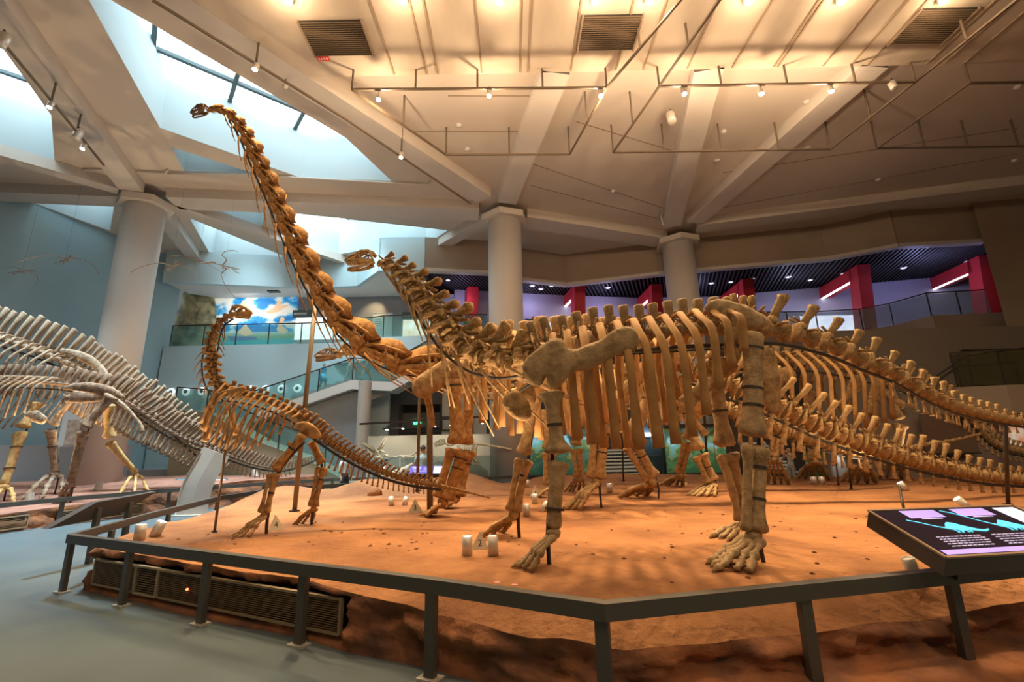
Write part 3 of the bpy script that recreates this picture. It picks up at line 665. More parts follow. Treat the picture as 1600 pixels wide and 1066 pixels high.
for i, (q, tl) in enumerate((((46,786),(-.3,.1)),((150,775),(.1,.2)),((398,760),(-.4,.1)))):
    p = PZ(*q, .45); p.z = gz2(p.x, p.y); ax = V(*tl, 1).normalized()
    t = thing('uplight_can', ['lit can between the feet of the tall spined skeletons','lit can behind the rail under the brown tall spined skeleton','small tilted can on the far left platform beside the thin tail'][i], 'uplight', tuple(p), 'uplight cans on the left platform')
    mb = MB(); mb.lathe([(.09,0),(.09,.26),(.078,.26),(.078,.24)], p, axis=ax, n=18); part('body', mb, M_can, t)
    mb = MB(); mb.lathe([(.075,.242),(.075,.25)], p, axis=ax, n=16); part('lens', mb, M_bulbw, t)
    lamp('SPOT', p+ax*.3, p+V((1.2,1.0,-2)[i],-1.5,6), (260,260,150)[i], WARM, .03, 100, .9, 'can_beam')
def pyramid(px, py, s, txt, lab, rot=0):
    p = G(px, py); t = thing('number_pyramid', lab, 'marker', tuple(p), 'white number pyramids')
    mb = MB(); R = Matrix.Rotation(rot, 3, 'Z'); b = [p+R @ V(x*s, y*s, 0) for x, y in ((-1,-.7),(1,-.7),(.0,1))]; a = p+V(0,0,s*1.75)
    mb.add(b+[a], [(2,1,0),(0,1,3),(1,2,3),(2,0,3)]); part('body', mb, mat('pyramid_white', (.62,.52,.38), .6), t)
    n_ = (b[1]-b[0]).cross(a-b[0]).normalized(); c = (b[0]+b[1]+a)/3+n_*.002-(a-b[0]).normalized()*0
    ex = (b[1]-b[0]).normalized(); ey = n_.cross(ex); M = Matrix((ex, ey, n_)).transposed().to_4x4(); M.translation = c
    part('numeral', text_mb(txt, s*.95, M, .002), M_dark, t)
pyramid(750,857,.105,'2','white pyramid with the number 2 between two cans',.05)
pyramid(648,800,.13,'3','white pyramid with the number 3 behind the small skeleton tail',.3)
pyramid(836,776,.14,'1','white pyramid near the front legs',.1)
pyramid(1065,757,.15,'4','white pyramid far back below the middle hind legs',-.1)
pyramid(428,828,.12,'4','white pyramid behind the shin of the small long necked skeleton',.9)

# ================================================================ SCREENS AND SIGNS
def slab_from(A, B, D, th):
    """A near-left, B far-left, D near-right corner of the top; returns (corner fn, normal)"""
    ex, ey = D-A, B-A; n_ = ex.cross(ey).normalized()
    if n_.z < 0: n_ = -n_
    return ex, ey, n_
A, B, D = P(1478,872,3.32), P(1357,799,3.95), P(1740,857,3.55)
ex, ey, nz = slab_from(A, B, D, .13)
t = thing('touch_screen', 'tilted glowing information screen showing blue skeleton drawings, on the rail', 'screen', tuple(V(A.x+.4, A.y+.2, .66)))
mb = MB(); dn = nz*-.13; mb.hexa([A+dn, A+ex+dn, A+ex+ey+dn, A+ey+dn], [A, A+ex, A+ex+ey, A+ey]); part('case', mb, M_kiosk, t)
for a, b in ((A, A+ex), (A+ex, A+ex+ey), (A+ex+ey, A+ey), (A+ey, A)):
    mb = MB(); mb.bar(a+nz*.004, b+nz*.004, .02, .012, up=nz); part('bezel', mb, mat('bezel_bronze', (.30,.21,.14), .4), t)
def sc(u, v, h=.003): return A+ex*u+ey*v+nz*h
def flat(name, uv, m, par, h=.004):
    mb = MB(); n = len(uv); mb.add([sc(u,v,h) for u,v in uv]+[sc(u,v,h-.0012) for u,v in uv], [tuple(range(n)), tuple(reversed(range(n,2*n)))]+[(i,(i+1)%n,(i+1)%n+n,i+n) for i in range(n)]); return part(name, mb, m, par)
scr = flat('display', [(.02,.03),(.98,.03),(.98,.97),(.02,.97)], mat('screen_black', (.016,.010,.016), .12, emit=.25), t, .003)
ME_l = mat('screen_lilac', (.34,.26,.70), .3, emit=.42); ME_w = mat('screen_white', (.74,.72,.95), .3, emit=.42); ME_b = mat('screen_cyan', (.08,.50,.75), .3, emit=.5); ME_t = mat('screen_text', (.55,.5,.75), .3, emit=.3)
flat('footer_bar', [(.03,.04),(.97,.04),(.97,.12),(.03,.12)], ME_l, scr, .0055)
for u0 in (.18, .52):
    flat('title_block', [(u0,.78),(u0+.23,.78),(u0+.23,.96),(u0,.96)], ME_l, scr, .0055)
    mb = MB()
    for k in range(9): mb.bar(sc(u0+.06+k*.015,.755,.0055), sc(u0+.072+k*.015,.755,.0055), .012, .001, up=nz)
    for r_ in range(5):
        u = u0-.05
        while u < u0+.2:
            l = random.uniform(.012,.04); mb.bar(sc(u,.36-r_*.045,.0055), sc(u+l,.36-r_*.045,.0055), .0075, .001, up=nz); u += l+.007
    part('text_lines', mb, ME_t, scr)['kind'] = 'stuff'
    mb = MB()
    neck = bez([(u0-.05,.74),(u0,.68),(u0+.06,.58),(u0+.11,.53)], 8) if u0 < .3 else bez([(u0-.08,.93),(u0-.02,.84),(u0+.04,.68),(u0+.11,.54)], 8)
    path = neck+bez([(u0+.15,.56),(u0+.19,.55),(u0+.24,.50),(u0+.30,.45),(u0+.34,.48)], 9); k = len(path)
    wd = [.007+.06*math.exp(-((i-9.2)/1.7)**2)+.016*math.exp(-((i-12)/2.0)**2) for i in range(k)]
    mb.loft([sc(u,v,.006) for u,v in path], [max(.006,q) for q in wd], .0006, side=ey.normalized(), n=6)
    for dx in (.125,.15,.185,.205): mb.loft([sc(u0+dx,.52,.006), sc(u0+dx+.012,.46,.006), sc(u0+dx+.004,.43,.006)], [.014,.008,.010], .0006, side=ex.normalized(), n=5)
    part('dinosaur_drawing', mb, ME_b, scr)['kind'] = 'stuff'
flat('map_block', [(.82,.55),(.97,.55),(.97,.95),(.82,.95)], ME_w, scr, .0055)
for f in (.25, .8):
    p = A+ex*f+ey*.3; mb = MB(); mb.bar(V(p.x,p.y+.1,.6), p+nz*-.12, .06, .06, up=(1,0,0)); part('bracket', mb, M_rail, t)
# left tilted sign seen from behind
B_, C_, A_ = P(142,784,7.5), P(236,768,8.5), P(64,826,6.9)
ex, ey = A_-B_, C_-B_; nz = ex.cross(ey).normalized()
if nz.z < 0: nz = -nz
t = thing('info_board', 'dark tilted information board seen from behind at the left rail', 'sign', tuple(V(B_.x, B_.y, .66)))
dn = nz*-.12; mb = MB(); mb.hexa([B_+dn, B_+ex+dn, B_+ex+ey+dn, B_+ey+dn], [B_, B_+ex, B_+ex+ey, B_+ey]); part('case', mb, M_kiosk, t)
e2 = [B_+ex*.06+ey*.06, B_+ex*.94+ey*.06, B_+ex*.94+ey*.94, B_+ex*.06+ey*.94]; mb = MB(); mb.hexa([q+nz*.001 for q in e2], [q+nz*.006 for q in e2]); part('panel', mb, mat('panel_face', (.16,.16,.18), .3), t)
for f in (.25, .75):
    p = B_+ey*f+ex*.35+dn; mb = MB(); mb.bar(V(p.x,p.y,.0), p, .07, .07, up=(1,0,0)); part('support_post', mb, M_rail, t)
# white curved information stand
t = thing('info_stand', 'white bent information stand on the aisle behind the left rail', 'sign stand', tuple(P(300,806,12.6)*1.0))
base = PZ(298,806,0); WLOC[t.name] = base.copy(); t.location = base
prof = [(0,0),(.02,.5),(.10,.9),(.30,1.35),(.42,1.62)]
for nm, wd, th, off, m_ in (('panel', .78, .035, 0, mat('stand_white', (.46,.41,.36), .45)), ('side_edge', .04, .08, -.40, mat('stand_edge', (.60,.66,.68), .4))):
    mb = MB(); pts = [base+V(off+.02+x*.9, x*.3, z*1.02) for x, z in bez(prof, 14)]; mb.loft(pts, wd/2, th, side=(1,.1,0), n=4); part(nm, mb, m_, t)
mb = MB(); mb.box(base+V(0,.05,.015),(.95,.5,.03)); part('foot_plate', mb, M_can, t)
# far kiosk screens
def far_kiosk(x0, y0, x1, y1, y, lab, col, bw=.75):
    A, D = P(x0,y1,y), P(x1,y1,y); B = P(x0+(x1-x0)*.08,y0,y+.45); C = P(x1+2,y0,y+.45); t = thing('touch_screen', lab, 'screen', tuple(V((A.x+D.x)/2,y,0)))
    th = V(0,.03,-.16); mb = MB(); mb.hexa([A+th,D+th,C+th,B+th],[A,D,C,B]); part('case', mb, M_kiosk, t)
    n_ = (D-A).cross(B-A).normalized(); q = lambda u,v,h: A.lerp(D,u).lerp(B.lerp(C,u),v)+n_*h
    for nm, u0, u1, v0, v1, m_, h in (('display',.03,.97,.05,.95,mat('kiosk_'+col[0],col[1],.3,emit=.8),.004), ('bright_block',.72,.95,.1,.9,ME_w,.008), ('text_block',.1,.35,.62,.85,ME_l,.008)):
        c4 = [(u0,v0),(u1,v0),(u1,v1),(u0,v1)]; mb = MB(); mb.hexa([q(u,v,h-.002) for u,v in c4],[q(u,v,h) for u,v in c4]); part(nm, mb, m_, t)
    mb = MB()
    for u,v,l in ((.42,.7,.2),(.42,.5,.24),(.15,.45,.2),(.15,.3,.45),(.45,.3,.2)): mb.bar(q(u,v,.008), q(u+l,v,.008), .02, .003, up=n_)
    part('text_lines', mb, ME_t, t)['kind'] = 'stuff'
    for f in (.2,.8):
        p = A.lerp(D,f)+V(0,.2,-.1); mb = MB(); mb.bar(V(p.x,p.y,0), p, .07, .07, up=(1,0,0)); part('leg', mb, M_rail, t)
far_kiosk(268,748,354,766,15.6,'small glowing screen on the far left rail behind the white stand',('teal',(.05,.12,.16)))
far_kiosk(636,728,692,741,13.9,'glowing blue screen in front of the boy in the light blue shirt',('indigo',(.05,.04,.22)))
# ================================================================ SKELETONS
def bone_mat(nm, c, c2): return mat(nm, c, .8, c2, 11.0, .8, 34, spec=.15, lo=.36, hi=.60, bdist=.014, detail=11)
BA = bone_mat('bone_front', (.50,.33,.155), (.27,.165,.075)); BA2 = bone_mat('bone_front_grey', (.43,.30,.165), (.26,.175,.09)); BAr = mat('bone_rib', (.48,.27,.105), .75, (.36,.195,.075), 4.0, .4, 18, spec=.2, bdist=.01)
BB = bone_mat('bone_tall', (.50,.27,.10), (.26,.125,.045)); BBg = bone_mat('bone_tall_grey', (.47,.31,.155), (.28,.17,.08))
BC = bone_mat('bone_small', (.50,.295,.125), (.27,.145,.06)); BD = bone_mat('bone_low', (.52,.36,.18), (.30,.19,.09))
BE1 = bone_mat('bone_crest_pale', (.41,.31,.215), (.20,.135,.09)); BE2 = bone_mat('bone_crest_brown', (.33,.22,.145), (.16,.10,.07)); BP = bone_mat('bone_flyer', (.50,.38,.28), (.32,.24,.17))

def _lim(mb, pts, hw, ht, side, n=6): mb.loft(pts, hw, ht, side, n)
def vmesh(kind, m):
    key = 'v_'+kind+m.name
    if key in bpy.data.meshes: return bpy.data.meshes[key]
    b = MB()
    def cent(r0, rm, r1, z=0, L=.5, n=10):
        rr = [r0*.82,r0,r0*.96,rm*1.05,rm*.95,rm*1.05,r1*.96,r1,r1*.82]; b.loft([(L*q,0,z) for q in (-1,-.94,-.78,-.42,0,.42,.78,.94,1)], rr, rr, (0,1,0), n)
    if kind.startswith('caudal'):
        h = {'caudal_tall':1.2,'caudal_mid':.85,'caudal_low':.5,'caudal_end':.1}[kind]
        cent(.52,.30,.52,0,.5,12)
        if h > .2:
            b.loft([(-.1,0,.25),(-.05,0,.6)], [.26,.2], [.3,.2], (0,1,0), 6)
            b.loft([(-.02,0,.5),(.14,0,.5+h*.35),(.38,0,.5+h*.8),(.46,0,.5+h),(.47,0,.55+h)], [.14,.11,.15,.22,.13], [.22,.19,.23,.27,.19], (0,1,0), 8)
            for s in (-1,1):
                b.loft([(-.3,s*.12,.62),(-.62,s*.16,.78)], [.09,.06], [.07,.05], (0,1,0), 5)
                if h > 1: b.loft([(0,s*.3,.15),(.12,s*.6,.22),(.2,s*.72,.2)], [.14,.09,.06], [.11,.07,.06], (1,0,0), 5)
    elif kind in ('dorsal','sacral'):
        cent(.48,.29,.48)
        b.loft([(0,0,.3),(0,0,.85)], [.3,.26], [.34,.28], (0,1,0), 6)
        b.loft([(.02,0,.7),(.08,0,1.2),(.12,0,1.75),(.13,0,2.15),(.13,0,2.25)], [.14,.12,.19,.28,.17], [.42,.36,.38,.44,.32], (0,1,0), 8)
        for s in (-1,1):
            b.loft([(0,s*.2,.75),(.05,s*.7,1.0),(.05,s*1.05,1.05)], [.2,.15,.14], [.1,.09,.1], (1,0,0), 6)
            b.loft([(-.1,s*.28,.1),(-.05,s*.6,.75)], [.14,.08], [.06,.05], (1,0,0), 5)
            b.loft([(-.3,s*.16,.8),(-.66,s*.2,.95)], [.1,.07], [.08,.06], (0,1,0), 5)
    elif kind == 'cervical':   # bulky, lumpy vertebra with saddle shaped spine
        cent(.36,.22,.42,0,.52)
        b.loft([(.05,0,.15),(.1,0,.6)], [.28,.2], [.36,.26], (0,1,0), 7)
        b.loft([(-.02,0,.5),(.12,0,.95),(.30,0,1.3),(.36,0,1.42)], [.18,.15,.3,.16], [.3,.2,.24,.16], (0,1,0), 8)
        b.loft([(-.2,0,.62),(.4,0,.75),(.75,0,.95)], [.1,.18,.08], [.1,.1,.06], (0,1,0), 6)
        for s in (-1,1):
            b.loft([(-.25,s*.2,.4),(-.62,s*.32,.62)], [.15,.09], [.1,.08], (0,1,0), 6)
            b.loft([(.3,s*.2,.5),(.66,s*.34,.55)], [.15,.1], [.1,.08], (0,1,0), 6)
            b.loft([(0,s*.25,.3),(.1,s*.62,.1),(.1,s*.7,-.15)], [.2,.16,.09], [.07,.06,.06], (1,0,0), 6)
            b.loft([(-.3,s*.2,-.15),(-.3,s*.48,-.3)], [.12,.1], [.1,.08], (1,0,0), 5)
    elif kind == 'cervical_long':   # very elongated plates with a hollowed flank
        b.loft([(-.56,0,-.08),(-.45,0,-.08),(0,0,-.06),(.42,0,-.1),(.5,0,-.1)], [.12,.18,.11,.22,.2], [.12,.16,.1,.2,.18], (0,1,0), 8)
        pr_ = [(-.55,.0),(-.45,.2),(-.25,.34),(.0,.46),(.25,.52),(.42,.42),(.66,.36),(.54,.2),(.42,.05),(.2,.10),(0,.08),(-.2,.0),(-.35,-.04)]
        n = len(pr_); vs = [(x,y_,z) for y_ in (-.055,.055) for x, z in pr_]
        tr = tessellate_polygon([[V(x,z,0) for x, z in pr_]])
        b.add(vs, [tuple(t) for t in tr]+[tuple(i+n for i in t) for t in tr]+[(i,(i+1)%n,(i+1)%n+n,i+n) for i in range(n)])
        for s in (-1,1):
            b.loft([(-.5,s*.1,.05),(-.1,s*.15,.16),(.3,s*.16,.22),(.52,s*.14,.2)], [.05,.035,.05,.06], [.06,.035,.05,.07], (0,1,0), 6)
            b.loft([(-.35,s*.08,-.06),(-.3,s*.18,-.14),(.0,s*.17,-.15)], [.06,.05,.03], [.04,.04,.03], (0,0,1), 5)
            b.loft([(.0,s*.13,.14),(.2,s*.12,-.06)], [.03,.04], [.025,.03], (0,1,0), 5)
            b.loft([(.34,s*.14,.18),(.4,s*.13,-.08)], [.05,.06], [.04,.05], (1,0,0), 5)
    elif kind in ('crest','crest_tail'):
        cent(.42,.32,.42)
        h = 3.3 if kind == 'crest' else 2.6
        b.loft([(0,0,.35),(.05,0,.9),(.35,0,.9+h*.5),(.7,0,.9+h),(.72,0,.96+h)], [.16,.1,.1,.12,.08], [.34,.36,.46,.52,.46], (0,1,0), 6)
        for s in (-1,1): b.loft([(0,s*.2,.5),(.1,s*.8,.6)], [.14,.1], [.1,.08], (1,0,0), 5)
    b.rough(.06, 2.6)
    me = b.mesh(key, m, True); return me

class Spine:
    def __init__(s, ctrl, n=600):
        c = [(*P(a[0], a[1], a[2]), a[3]) for a in ctrl]; s.k = len(ctrl); s.n = n
        sm = bez(c, n); s.p = [V(*q[:3]) for q in sm]; s.r = [q[3] for q in sm]
        s.d = [0.0]
        for i in range(1, n): s.d.append(s.d[-1]+(s.p[i]-s.p[i-1]).length)
    def dist(s, ci): return s.d[min(s.n-1, int(round(ci/(s.k-1)*(s.n-1))))]
    def at(s, d):
        i = min(max(bisect.bisect_left(s.d, d), 1), s.n-1); t = (d-s.d[i-1])/max(1e-6, s.d[i]-s.d[i-1])
        return s.p[i-1].lerp(s.p[i], t), s.r[i-1]*(1-t)+s.r[i]*t
    def frame(s, d):
        p, r = s.at(d); a, _ = s.at(max(0, d-.08)); b, _ = s.at(min(s.d[-1], d+.08)); t = (b-a).normalized()
        u = V(0,0,1)-t*t.z; u.normalize(); sd = u.cross(t).normalized(); return p, r, t, u, sd
    def stations(s, c0, c1, n, g=1.0):
        a, b = s.dist(c0), s.dist(c1); w = [g**i for i in range(n)]; tot = sum(w); out = []; x = a
        for q in w: L = (b-a)*q/tot; out.append((x+L/2, L)); x += L
        return out
def vertebrae(t, sp, c0, c1, n, kind, m, g=1.0, hs=1.0, fill=.95, name='vertebra', rnd=None, kinds=None):
    res = []
    for i, (d, L) in enumerate(sp.stations(c0, c1, n, g)):
        p, r, tg, u, sd = sp.frame(d); kd = kind if kinds is None else kinds(i/max(1, n-1))
        cv = kd == 'cervical'; j = 1+random.uniform(-.07,.07)*(2 if cv else 1); a = random.uniform(-.06,.06)*(2.5 if cv else 1)
        M = Matrix((tg*(L*fill), sd*(r*j), (u*cos(a)+tg*sin(a))*(r*hs*j))).transposed().to_4x4(); M.translation = p
        link(name, vmesh(kd, m), t, M); res.append((p, r, tg, u, sd, L))
    return res
def ribs(t, st, m, Lf, Bf, lean=0.0, w=.035, th=.014, name='rib', down=None, start=.9, sides=(-1,1), straight=.0):
    n = len(st)
    for i, (p, r, tg, u, sd, L) in enumerate(st):
        f = i/max(1, n-1); Lr, B = Lf(f), Bf(f); dn = V(0,0,-1)
        for s in sides:
            pts = []; hw = []; ht = []
            for k in range(11):
                a = k/10; lat = r*.55+B*sin(min(1, a*2.1)*pi/2)-B*.35*max(0, a-.5)*2*(1-straight)
                zz = r*start+r*.25*sin(min(1, a*5)*pi)*1.0 - Lr*a**1.25
                q = p+sd*(s*lat)+V(0,0,1)*zz+tg*(lean*a*Lr); pts.append(q)
                wk = w*(.75 if k == 0 else 1.0 if k < 9 else 1.0+.12*(k-8)); hw.append(wk*random.uniform(.93,1.07)); ht.append(th*(1.5 if k < 3 else 1.15))
            b = MB(); b.loft(pts, hw, ht, tg, 8); part(name, b, m, t, True)
def chevrons(t, st, m, k0, k1, h, name='chevron', w=.2):
    n = len(st)
    for i, (p, r, tg, u, sd, L) in enumerate(st):
        f = i/max(1, n-1)
        if not k0 <= f <= k1: continue
        hh = h(f)*r; b = MB(); a = p-u*(r*.5); e = p-u*(r*.5+hh)+tg*(hh*.25)
        b.loft([a, a.lerp(e,.4), a.lerp(e,.85), e], [r*.1,r*.07,r*.13,r*.18], [r*w,r*w*.55,r*w*.7,r*w], sd, 6); part(name, b, m, t, True)
def crib(t, st, m, f0, f1, Lm, r0=.012, drop=.55, sides=(-1,1), ang=0.0):
    n = len(st)
    for i, (p, r, tg, u, sd, L) in enumerate(st):
        f = i/max(1, n-1)
        if not f0 <= f <= f1: continue
        for s in sides:
            ln = Lm*L*random.uniform(.8,1.15); dr = (tg-u*(ang+random.uniform(-.04,.08))).normalized()
            a = p-u*(r*drop*.6)+sd*(s*r*.45)-tg*(L*.25); b = MB()
            b.loft([a-dr*.04*ln, a+dr*ln*.2-u*r*.12, a+dr*ln*.6-u*r*.2, a+dr*ln-u*r*.22], [r0*1.5,r0*1.3,r0,r0*.7], [r0*2.2,r0*1.7,r0*1.2,r0*.6], sd, 5); part('cervical_rib', b, m, t, True)
def longbone(t, name, a, b, r, m, e0=1.7, e1=1.6, flat=.75, side=(0,1,0), bow=None, bands=(), n=12, rg=.014, taper=1.0):
    pts = []; hw = []; ht = []; L = (b-a).length; bw = bow if bow is not None else Vector()
    for f, cp in ((0,.35),(.012,.72),(.04,.95),(.09,1),(.16,1),(.26,1),(.38,1),(.5,1),(.62,1),(.74,1),(.84,1),(.91,1),(.96,.95),(.988,.72),(1,.35)):
        q = a.lerp(b, f)+bw*sin(pi*f)
        e = (1+(e0-1)*math.exp(-(f/.14)**2)+(e1-1)*math.exp(-((1-f)/.15)**2))*(1+(taper-1)*f)
        pts.append(q); hw.append(r*e*cp*1.0); ht.append(r*(1+(e-1)*.55)*flat*cp)
    mb = MB(); mb.loft(pts, hw, ht, side, n); mb.rough(rg, 9); o = part(name, mb, m, t, True)
    for f in bands:
        q = a.lerp(b, f)+bw*sin(pi*f); d = (b-a).normalized(); e = 1+(e0-1)*math.exp(-(f/.14)**2)+(e1-1)*math.exp(-((1-f)/.15)**2)
        mb = MB(); mb.loft([q-d*.012, q+d*.012], r*e*1.06+.004, r*(1+(e-1)*.55)*flat*1.06+.004, side, 12); part('steel_band', mb, M_dark, o)
    return o
def foot(t, ankle, toes, m, size, n=5, spread=.5, lift=.35, claw=True, gzf=gz):
    """digits from the ankle to the ground in direction of toes (a ground point)"""
    d = toes-ankle; d.z = 0; L = d.length
    if L < .05: d = V(-1,-.2,0); L = .05
    L = min(L, size*6.5); d.normalize(); sdv = V(-d.y, d.x, 0)
    for k in range(n):
        f = (k/(n-1)-.5)*2 if n > 1 else 0
        ln = L*(1-.22*abs(f))*random.uniform(.92,1.06); tip = ankle+d*ln+sdv*(f*spread*L); tip.z = gzf(tip.x, tip.y)+size*.32
        a = ankle+sdv*(f*size*1.1)+V(0,0,-size*.3); mid = a.lerp(tip, .45)+V(0,0,lift*(a.z-tip.z)*.35); m2 = a.lerp(tip,.75)+V(0,0,size*.12)
        b = MB(); pts = bez([a, mid, m2, tip], 15); r = size*(.50 if k else .6)*random.uniform(.9,1.1); pf = (.7,1.15,.95,.68,.62,.72,1.05,1.2,.55,1.0,.78,1.02,.5,.92,.45)
        b.loft(pts, [r*q for q in pf], [r*q*.88 for q in pf], sdv, 8); b.rough(size*.09, 16)
        tt = part('toe', b, m, t, True)
        if claw and k < 3:
            c = MB(); e = tip+d*size*1.25+sdv*f*size*.3; e.z = gzf(e.x, e.y)+size*.1; c.loft([tip-d*size*.2+V(0,0,size*.1), tip.lerp(e,.5)+V(0,0,size*.2), e], [r*.75,r*.55,r*.1], [r*.85,r*.6,r*.08], sdv, 6); part('claw', c, m, tt, True)
    b = MB(); b.lathe([(.0,-size*.9),(size*.8,-size*.5),(size*1.0,0),(size*.75,size*.5),(0,size*.7)], ankle, axis=(0,0,1), n=9); b.rough(size*.25, 6); part('ankle_bone', b, m, t, True)
def leg(t, J, toe, m, ru, rl, fs, hind=True, flat=.75, bands=(), lower_bands=(), two=True, gzf=gz, strut=None, side=(1,0,.0), names=None, nt=5, e=(1.7,1.65), spread=.5):
    a, k, w_ = J; ru *= .84; e = (1+(e[0]-1)*1.5+.1, 1+(e[1]-1)*1.35); rl *= .74 if two else .95; nm = names or (('femur','tibia','fibula') if hind else ('humerus','ulna','radius'))
    longbone(t, nm[0], a, k+V(0,0,ru*.6), ru, m, e[0], e[1], flat, side, None, bands)
    d = (w_-k).normalized(); sx = Vector(side)-d*Vector(side).dot(d); sx.normalize()
    if two:
        longbone(t, nm[1], k+sx*rl*.95-V(0,0,ru*.3), w_+sx*rl*.65, rl, m, 1.95, 1.75, .9, side, None, lower_bands)
        longbone(t, nm[2], k-sx*rl*1.25-V(0,0,ru*.3)+V(0,-.03,0), w_-sx*rl*1.05+V(0,-.02,0), rl*.72, m, 1.8, 1.8, .8, side, None, ())
    else: longbone(t, nm[1], k-V(0,0,ru*.4), w_, rl, m, 1.5, 1.15, .7, side, None, lower_bands, taper=.72)
    foot(t, w_+V(0,0,-fs*.5), toe, m, fs, nt, spread, gzf=gzf)
    if strut:
        mb = MB(); pts = [a+V(.0,.06,-.1)]+[k+V(strut,.08,0), w_+V(strut,.05,0)]; e_ = w_+V(strut,.05,0); pts.append(V(e_.x,e_.y,gzf(e_.x,e_.y)-.01)); mb.tube(bez(pts, 12), .022, 6); part('leg_strut', mb, M_dark, t, True)
def rod(t, sp, c0, c1, off, r, m=M_dark, n=40):
    a, b = sp.dist(c0), sp.dist(c1); mb = MB(); pts = []
    for i in range(n):
        p, rr, tg, u, sd = sp.frame(a+(b-a)*i/(n-1)); pts.append(p-u*(rr*off))
    mb.tube(pts, r, 6); part('support_rod', mb, m, t, True)
def pole(t, foot_, top, r=.022, m=M_pole, nm='support_pole'):
    mb = MB(); mb.tube([foot_+V(0,0,-.02), top], r, 10); p = part(nm, mb, m, t, True)
    mb = MB(); mb.lathe([(r*2.2,0),(r*2.2,.02)], foot_, n=14); part('foot_flange', mb, M_dark, p)
def skull(t, base, fw, up, L, m, gape=.10, teeth=True):
    """sauropod-like skull: base is the neck joint, fw points to the snout"""
    fw = fw.normalized(); sd = up.cross(fw).normalized(); up = fw.cross(sd).normalized()
    q = lambda x, y, z: base+fw*(x*L)+sd*(y*L)+up*(z*L)
    b = MB()
    for s in (-1,1):
        b.loft([q(1.0,s*.02,.06),q(.9,s*.1,.05),q(.6,s*.16,.03),q(.3,s*.19,.02),q(.08,s*.2,-.02)], [x*L for x in (.04,.06,.05,.05,.06)], [x*L for x in (.09,.11,.08,.06,.07)], sd, 7)
        b.loft([q(.98,s*.03,.14),q(.82,s*.09,.24),q(.62,s*.12,.30)], [x*L for x in (.05,.04,.045)], [x*L for x in (.06,.045,.04)], sd, 6)
        b.loft([q(.66,s*.14,.08),q(.6,s*.13,.28)], .03*L, .035*L, sd, 6)
        ring = [q(.40+.15*cos(a), s*.17, .25+.145*sin(a)) for a in [2*pi*k/14 for k in range(15)]]
        b.loft(ring, .032*L, .036*L, sd, 6)
        b.loft([q(.26,s*.17,.36),q(.12,s*.19,.28),q(.06,s*.2,.02)], [x*L for x in (.05,.045,.055)], [x*L for x in (.05,.04,.05)], sd, 6)
    b.loft([q(.64,0,.33),q(.4,0,.42),q(.2,0,.42),q(.04,0,.32),q(-.02,0,.2)], [x*L for x in (.13,.15,.17,.16,.1)], [x*L for x in (.035,.04,.05,.08,.07)], sd, 8)
    b.loft([q(.95,0,.02),q(1.02,0,.1),q(.96,0,.2)], [x*L for x in (.1,.09,.06)], [x*L for x in (.05,.06,.05)], sd, 7)
    b.rough(.012*L*2, 7/L*.5); o = part('skull', b, m, t, True)
    j = MB(); g = -gape
    for s in (-1,1):
        j.loft([q(.97,s*.01,g-.08),q(.86,s*.1,g-.09),q(.55,s*.15,g-.07),q(.25,s*.18,g*.5-.06),q(.06,s*.19,-.07)], [x*L for x in (.05,.045,.04,.045,.05)], [x*L for x in (.07,.065,.055,.07,.06)], sd, 7)
    j.rough(.01*L*2, 7/L*.5); part('lower_jaw', j, m, t, True)
    if teeth:
        k = MB()
        for s in (-1,1):
            for i in range(5):
                x = .97-.08*i; y = .05+.022*i; k.loft([q(x,s*y,-.02),q(x,s*y,-.11)], [.018*L,.004*L], [.018*L,.004*L], sd, 5)
        part('teeth', k, mat('tooth', (.7,.62,.48), .4), o)['kind'] = 'stuff'
def blade(t, name, pts, m, n=10, rg=.015, side=(0,0,1), fine=16):
    """pts: (point, half width, half thickness); smooth flat bone"""
    sm = bez([(*p, hw, ht) for p, hw, ht in pts], fine); mb = MB()
    mb.loft([q[:3] for q in sm], [max(.004, q[3]) for q in sm], [max(.004, q[4]) for q in sm], side, n); mb.rough(rg, 5); return part(name, mb, m, t, True)

